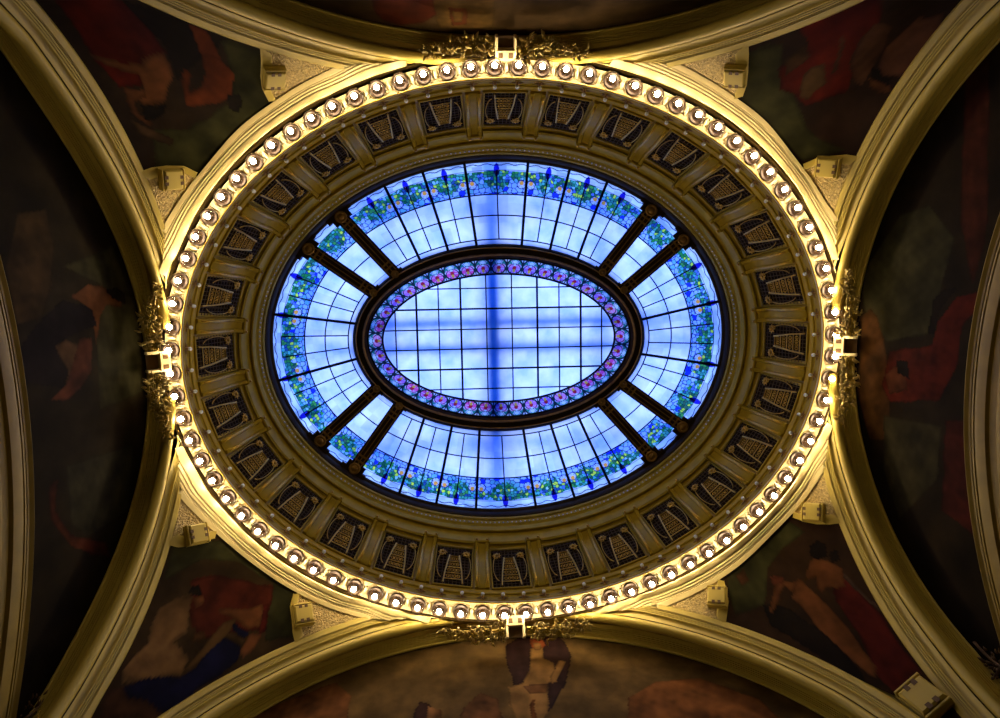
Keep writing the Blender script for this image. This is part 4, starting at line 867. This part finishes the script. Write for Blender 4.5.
def glass_panel(name, t0, t1, label, nt):
    nv = 190; td = np.linspace(t0, t1, nt); v = np.linspace(0.0, 1.0, nv)
    T, Vv = np.meshgrid(td, v, indexing='ij'); P = gpt(T, Vv); colr = glass_color(T, Vv).reshape(-1, 3)
    idx = np.arange(nt*nv).reshape(nt, nv); F = np.stack([idx[:-1, :-1], idx[1:, :-1], idx[1:, 1:], idx[:-1, 1:]], -1).reshape(-1, 4)
    c = P.reshape(-1, 3).mean(0); root = empty(name, Vector(c), label, 'stained glass')
    o = mesh_obj('glass_field', P.reshape(-1, 3)-c, F.tolist(), M_GLASS, root, 180, colr)
    # cames
    def came(pts, w, h, nm):
        pts = [Vector(p)-Vector(c) for p in pts]; b = MB(); n = len(pts); V = []
        for i, p in enumerate(pts):
            d = (pts[min(i+1, n-1)]-pts[max(i-1, 0)]).normalized(); sd = d.cross(Vector((0, 0, 1))).normalized()
            V += [p-sd*w+Vector((0, 0, -.002)), p-sd*w*.6+Vector((0, 0, -h)), p+sd*w*.6+Vector((0, 0, -h)), p+sd*w+Vector((0, 0, -.002))]
        F = [(4*i+k, 4*i+(k+1) % 4, 4*i+4+(k+1) % 4, 4*i+4+k) for i in range(n-1) for k in range(4)]+[(3, 2, 1, 0), tuple(4*(n-1)+k for k in range(4))]
        b.add(V, F); return b.build(nm, M_LEAD, root, None)
    vv = np.linspace(0, 1, 14)
    inr = lambda g: t0 < (g-(t0+t1)/2+180) % 360-180+(t0+t1)/2 < t1
    for g in THICK:
        gg = (g-(t0+t1)/2+180) % 360-180+(t0+t1)/2
        if t0 < gg < t1: came(gpt(np.full(14, gg), vv), .030, .04, 'thick_came')
    v2 = np.linspace(.10, .925, 10)
    for g in THIN:
        gg = (g-(t0+t1)/2+180) % 360-180+(t0+t1)/2
        if t0 < gg < t1: came(gpt(np.full(10, gg), v2), .0135, .015, 'thin_came')
    for vq in (.377, .63, .925) if (t1-t0) > 20 else (.377, .63):
        tq = np.linspace(t0, t1, 40); came(gpt(tq, np.full(40, vq)), .0135, .014, 'ring_came')
    for g, _ in GEMS:
        gg = (g-(t0+t1)/2+180) % 360-180+(t0+t1)/2
        if t0+1 < gg < t1-1:
            p = Vector(gpt(np.array(gg), np.array(.095)))-Vector(c); q = Vector(gpt(np.array(gg), np.array(.2)))-Vector(c); d = (q-p).normalized(); sd = d.cross(Vector((0, 0, 1))).normalized()
            V = []; L = .125
            for a in range(10):
                w_ = a*2*PI/10; rr_ = 1.0 if a % 5 else 1.15; V.append(p+d*math.cos(w_)*L*rr_+sd*math.sin(w_)*.062+Vector((0, 0, -.012)))
            top = p+Vector((0, 0, -.045)); V.append(top); F = [(a, (a+1) % 10, 10) for a in range(10)]
            mesh_obj('jewel', V, F, M_JEWEL, root, None)
    return root
def jewel_mat():
    m, nt, out = mat_base('cobalt_jewel'); t = nt.nodes.new('ShaderNodeBsdfTransparent'); t.inputs[0].default_value = (.02, .02, .62, 1)
    g = nt.nodes.new('ShaderNodeBsdfGlossy'); g.inputs['Roughness'].default_value = .15; mx = nt.nodes.new('ShaderNodeMixShader'); mx.inputs[0].default_value = .06
    nt.links.new(t.outputs[0], mx.inputs[1]); nt.links.new(g.outputs[0], mx.inputs[2]); nt.links.new(mx.outputs[0], out.inputs[0]); return m
M_JEWEL = jewel_mat()
hb = 1.6
glass_panel('stained_glass_panel', -43.1+hb, 43.1-hb, 'wide stained glass panel above the central oval, leafy garland along its upper edge', 520)
glass_panel('stained_glass_panel', 180-43.1+hb, 180+43.1-hb, 'wide stained glass panel below the central oval, leafy garland along its lower edge', 520)
glass_panel('stained_glass_panel', 56.1+hb, 123.9-hb, 'side stained glass panel to the right of the central oval', 400)
glass_panel('stained_glass_panel', -123.9+hb, -56.1-hb, 'side stained glass panel to the left of the central oval', 400)
for a, nm in ((49.6, 'upper right'), (-49.6, 'upper left'), (130.4, 'lower right'), (-130.4, 'lower left')):
    glass_panel('narrow_glass_panel', a-6.5+hb, a+6.5-hb, f'narrow stained glass strip between two dark ribs, {nm} of the oval', 90)
# dark ribs
rib0 = None
for a, nm, wh in ((43.1, 'upper right', 'inner'), (56.1, 'upper right', 'outer'), (-43.1, 'upper left', 'inner'), (-56.1, 'upper left', 'outer'), (136.9, 'lower right', 'inner'), (123.9, 'lower right', 'outer'), (-136.9, 'lower left', 'inner'), (-123.9, 'lower left', 'outer')):
    o_ = Vector(gpt(np.array(a), np.array(-.03))); i_ = Vector(gpt(np.array(a), np.array(1.04)))
    Y = (i_-o_).normalized(); Z = Vector((0, 0, -1)); X = Y.cross(Z).normalized(); Z = X.cross(Y); L = (i_-o_).length
    M = fr_mat((o_+i_)/2, X, Y, Z)
    pos_ = {'inner': 'nearer the vertical axis', 'outer': 'nearer the horizontal axis'}[wh]
    rt = empty('skylight_rib', None, f'dark bronze skylight rib, {nm} pair, {pos_}', 'rib', 'dark ribs crossing the skylight', M)
    h = L/2
    b = MB(); b.bbox((0, 0, .03), (.135, h, .045), .02); b.build('body', M_BRONZE, rt, 30)
    for sx_ in (-.085, 0, .085):
        b = MB(); b.bbox((sx_, 0, .080), (.010, h*.86, .008), .004); b.build('fillet', M_BRGILT, rt, 30)
    for yy, rr_, nm2 in ((-h+.12, .125, 'outer_boss'), (h-.07, .085, 'inner_boss')):
        b = MB(); b.lathe([(rr_, .05), (rr_, .085), (rr_*.8, .10), (rr_*.55, .085), (rr_*.4, .10), (rr_*.15, .12)], 20, Matrix.Translation((0, yy, 0))); b.build(nm2, M_BRGILT, rt, 40)
    b = MB(); b.bbox((0, -h+.13, .025), (.21, .10, .04), .02); b.bbox((0, -h+.04, .025), (.30, .06, .04), .02); b.build('stepped_foot', M_BRONZE, rt, 30)
    b = MB(); b.bbox((0, h-.05, .02), (.19, .05, .04), .02); b.build('stepped_head', M_BRONZE, rt, 30)
    for yy in (-h+.30, -h+.42, h-.25, h-.35):
        b = MB(); b.bbox((0, yy, .078), (.115, .02, .006), .004); b.build('cross_band', M_BRGILT, rt, 30)
# central oval frame
fr = empty('oval_frame', (C2[0], C2[1], 12.6), 'dark bronze oval frame round the central skylight pane', 'frame')
def sweep_c(name, prof, mat, ang=30):
    o = sweep(name, prof, mat, 300, None, ang); o.parent = fr; o.matrix_parent_inverse = Matrix.Translation((-C2[0], -C2[1], -12.6)); return o
sweep_c('moulding', [(grow(C2, .30), 12.68), (grow(C2, .29), 12.60), (grow(C2, .25), 12.56), (grow(C2, .17), 12.57), (grow(C2, .10), 12.55), (grow(C2, .05), 12.58), (grow(C2, .0), 12.66), (grow(C2, -.01), 12.72)], M_BRONZE)
sweep_c('outer_fillet', [(grow(C2, .225), 12.555), (grow(C2, .21), 12.54), (grow(C2, .195), 12.555)], M_BRGILT)
sweep_c('inner_fillet', [(grow(C2, .085), 12.545), (grow(C2, .065), 12.525), (grow(C2, .035), 12.56)], M_BRGILT)
sweep_c('flat_edge', [(grow(C1, .02), 12.34), (C1, 12.27)], M_BRONZE)
# flower border
root = empty('flower_border', (C2[0], C2[1], 12.7), 'oval border of pink and green stained glass flowers round the centre pane', 'stained glass')
nt_, nv = 1600, 30
tb, sb = arclen_table(lerp(C2, C3, .5)); sarr = np.linspace(0, sb[-1], nt_+1)[:-1]; tarr = np.interp(sarr, sb, tb)
A, B = ept(C2, tarr), ept(C3, tarr); v = np.linspace(0, 1, nv); P = A[:, None]+(B-A)[:, None]*v[None, :, None]
P3 = np.concatenate([P-np.array(C2[:2]), np.full(P.shape[:2]+(1,), .0)], -1)
un = 40; x = (sarr/sb[-1]*un+.5) % 1-.5; X_, Y_ = np.meshgrid(x*15.6, (v-.5)*15.5, indexing='ij'); uid = np.floor(sarr/sb[-1]*un+.5)[:, None]+0*Y_
col = np.empty(X_.shape+(3,)); col[:] = (.55, .70, .85)
r = np.hypot(X_, Y_); ang = np.arctan2(Y_, X_)
col = np.where((r < 7.3)[..., None], np.array((.50, .68, .90)), col)
gl = (r < 7.2) & (Y_ < .5) & (np.abs(np.sin(ang*3)) > .45); col = np.where(gl[..., None], np.array((.02, .26, .22)), col)
pk = [(.80, .10, .42), (.55, .20, .75), (.80, .30, .60), (.35, .15, .70)]
pu = np.array(pk)[(hash2(uid, 3)*4).astype(int) % 4]
petal = (np.hypot(X_*.8, (Y_-2.4)*1.05) < 4.9) & (np.abs(np.sin((np.arctan2(Y_-2.4, X_))*2.5)) > .2); col = np.where(petal[..., None], pu, col)
pet2 = np.hypot((np.abs(X_)-4.2), Y_+.6) < 1.7; col = np.where(pet2[..., None], np.array((.75, .35, .70)), col)
heart = np.hypot(X_, (Y_-1.6)) < 2.0; col = np.where(heart[..., None], np.array((.45, .02, .05)), col)
yel = np.hypot(X_, Y_-4.2) < 1.5; col = np.where(yel[..., None], np.array((.65, .45, .06)), col)
wh = (np.hypot(X_, Y_+3.2) < 2.6); col = np.where(wh[..., None], np.array((.60, .85, .95)), col)
edge = (np.abs(r-7.4) < .75) | (np.abs(np.abs(X_)-7.8) < .5) | ((np.abs(np.sin(ang*3)) < .12) & (r > 2.5) & (r < 7.4)) | (np.abs(np.hypot(X_*.8, (Y_-2.4)*1.05)-4.9) < .35) | (np.abs(Y_) > 7.2); col = np.where(edge[..., None], np.array((.01, .03, .04)), col)
spk = (r > 8) & (np.abs(np.abs(X_)-(np.abs(Y_)-1)) < .6); col = np.where(spk[..., None], np.array((.01, .03, .04)), col)
idx = np.arange(nt_*nv).reshape(nt_, nv); nx = np.roll(idx, -1, 0); F = np.stack([idx[:, :-1], nx[:, :-1], nx[:, 1:], idx[:, 1:]], -1).reshape(-1, 4)
mesh_obj('glass_field', P3.reshape(-1, 3), F.tolist(), M_GLASS, root, 180, col.reshape(-1, 3)*np.array((.50, .50, .60)))
t = np.linspace(0, 2*PI, 200, endpoint=False)
for e, nm, r_ in ((C3, 'inner_came', .022), (grow(C2, -.02), 'outer_came', .014)):
    p = ept(e, t)-np.array(C2[:2]); MB().tube([(a, b, -.01) for a, b in p], r_, 6, closed=True).build(nm, M_LEAD, root, 180)
# centre pane
ct = empty('centre_pane', (C3[0], C3[1], 12.72), 'pale oval centre pane of the skylight with a square lead grid', 'stained glass')
gx = np.linspace(-1, 1, 90); XX, YY = np.meshgrid(gx, gx, indexing='ij')
rr_ = np.linspace(0, 1, 40); tt_ = np.linspace(0, 2*PI, 180, endpoint=False)
V = [(0, 0, 0)]; 
for q in rr_[1:]:
    p = (ept(C3, tt_)-np.array(C3[:2]))*q; V += [(a, b, 0) for a, b in p]
F = [(0, 1+(k+1) % 180, 1+k) for k in range(180)]
for i in range(38): F += [(1+i*180+k, 1+i*180+(k+1) % 180, 1+(i+1)*180+(k+1) % 180, 1+(i+1)*180+k) for k in range(180)]
gxs = [.28, .84, 1.325, 1.80, 2.27]; gys = [.218, .66, 1.105]; k_ = 12.72/13.2661
GXS = [.2914, .872, 1.3735, 1.8719, 2.3563]; GYS = [.2257, .6873, 1.1493]
GXS = [g*k_ for g in GXS]; GYS = [g*k_ for g in GYS]
XS = sorted([-g for g in GXS]+GXS); YS = sorted([-g for g in GYS]+GYS)
Va = np.array(V); ci_ = np.searchsorted(XS, Va[:, 0]); cj_ = np.searchsorted(YS, Va[:, 1]); hh_ = hash2(ci_.astype(float), cj_.astype(float), 5)
colp = np.array((.60, .71, .95))[None, :]*(.9+.18*hh_)[:, None]
mesh_obj('glass_field', V, F, M_GLASS, ct, 180, colp)
for i, g in enumerate(XS):
    yl = C3[3]*math.sqrt(max(0, 1-(g/C3[2])**2)); w_ = .021 if i in (1, 3, 6, 8) else .013
    MB().box((g, 0, -.012), (w_, yl, .012)).build('vertical_came', M_LEAD, ct)
for i, g in enumerate(YS):
    xl = C3[2]*math.sqrt(max(0, 1-(g/C3[3])**2)); w_ = .019 if i in (1, 4) else .013
    MB().box((0, g, -.014), (xl, w_, .010)).build('horizontal_came', M_LEAD, ct)

# steel beams above the glass (they only shade it)
def beam(x, y, z, hx, hy, hz, lab):
    o = MB().bbox((0, 0, 0), (hx, hy, hz), .01).build('roof_beam', M_BEAM); o.location = (x, y, z); tag(o, lab, 'beam', 'roof beams above the skylight glass', 'structure')
beam(-.19, 0, 12.97, .14, 4.6, .12, 'broad steel beam seen as a blue shadow down the middle of the skylight')
for x_ in (-2.45, 2.25): beam(x_, 0, 13.0, .05, 4.6, .06, 'slim steel beam seen as a soft shadow down the skylight')
for y_, hz_ in ((-.42, .03), (.13, .03)): beam(0, y_, 12.90, 5.6, .07, hz_, 'slim steel beam seen as a soft shadow across the centre pane')
for y_ in (-2.9, 2.25): beam(0, y_, 12.9, 5.6, .06, .06, 'slim steel beam seen as a soft shadow across the wide panels')

# ---------------------------------------------------------------- sky
w = bpy.data.worlds.new('sky'); SC.world = w; w.use_nodes = True; nt = w.node_tree
for n_ in list(nt.nodes): nt.nodes.remove(n_)
out = nt.nodes.new('ShaderNodeOutputWorld'); bg = nt.nodes.new('ShaderNodeBackground'); tc = nt.nodes.new('ShaderNodeTexCoord'); sp = nt.nodes.new('ShaderNodeSeparateXYZ'); cr = nt.nodes.new('ShaderNodeValToRGB')
nt.links.new(tc.outputs['Generated'], sp.inputs[0]); nt.links.new(sp.outputs['Z'], cr.inputs[0]); nt.links.new(cr.outputs[0], bg.inputs[0]); nt.links.new(bg.outputs[0], out.inputs[0])
E_ = cr.color_ramp.elements; E_[0].position = 0; E_[0].color = (0, 0, 0, 1); E_[1].position = 1; E_[1].color = (1.0, .97, 1.0, 1)
for p_, c_ in ((.01, (.0, .0, .0)), (.03, (.01, .12, 1.0)), (.62, (.02, .16, .95)), (.80, (.45, .62, 1.0))):
    e = E_.new(p_); e.color = (*c_, 1)
bg.inputs[1].default_value = 3.3

# ---------------------------------------------------------------- colour management
SC.view_settings.view_transform = 'Standard'; SC.view_settings.look = 'None'; SC.view_settings.exposure = 0.0; SC.view_settings.gamma = 1
SC.view_settings.use_curve_mapping = False
SC.cycles.use_denoising = True
try: SC.cycles.use_light_tree = True
except Exception: pass
SC.cycles.max_bounces = 6; SC.cycles.transparent_max_bounces = 12; SC.cycles.sample_clamp_indirect = 4.0
SC.cycles.caustics_reflective = False; SC.cycles.caustics_refractive = False
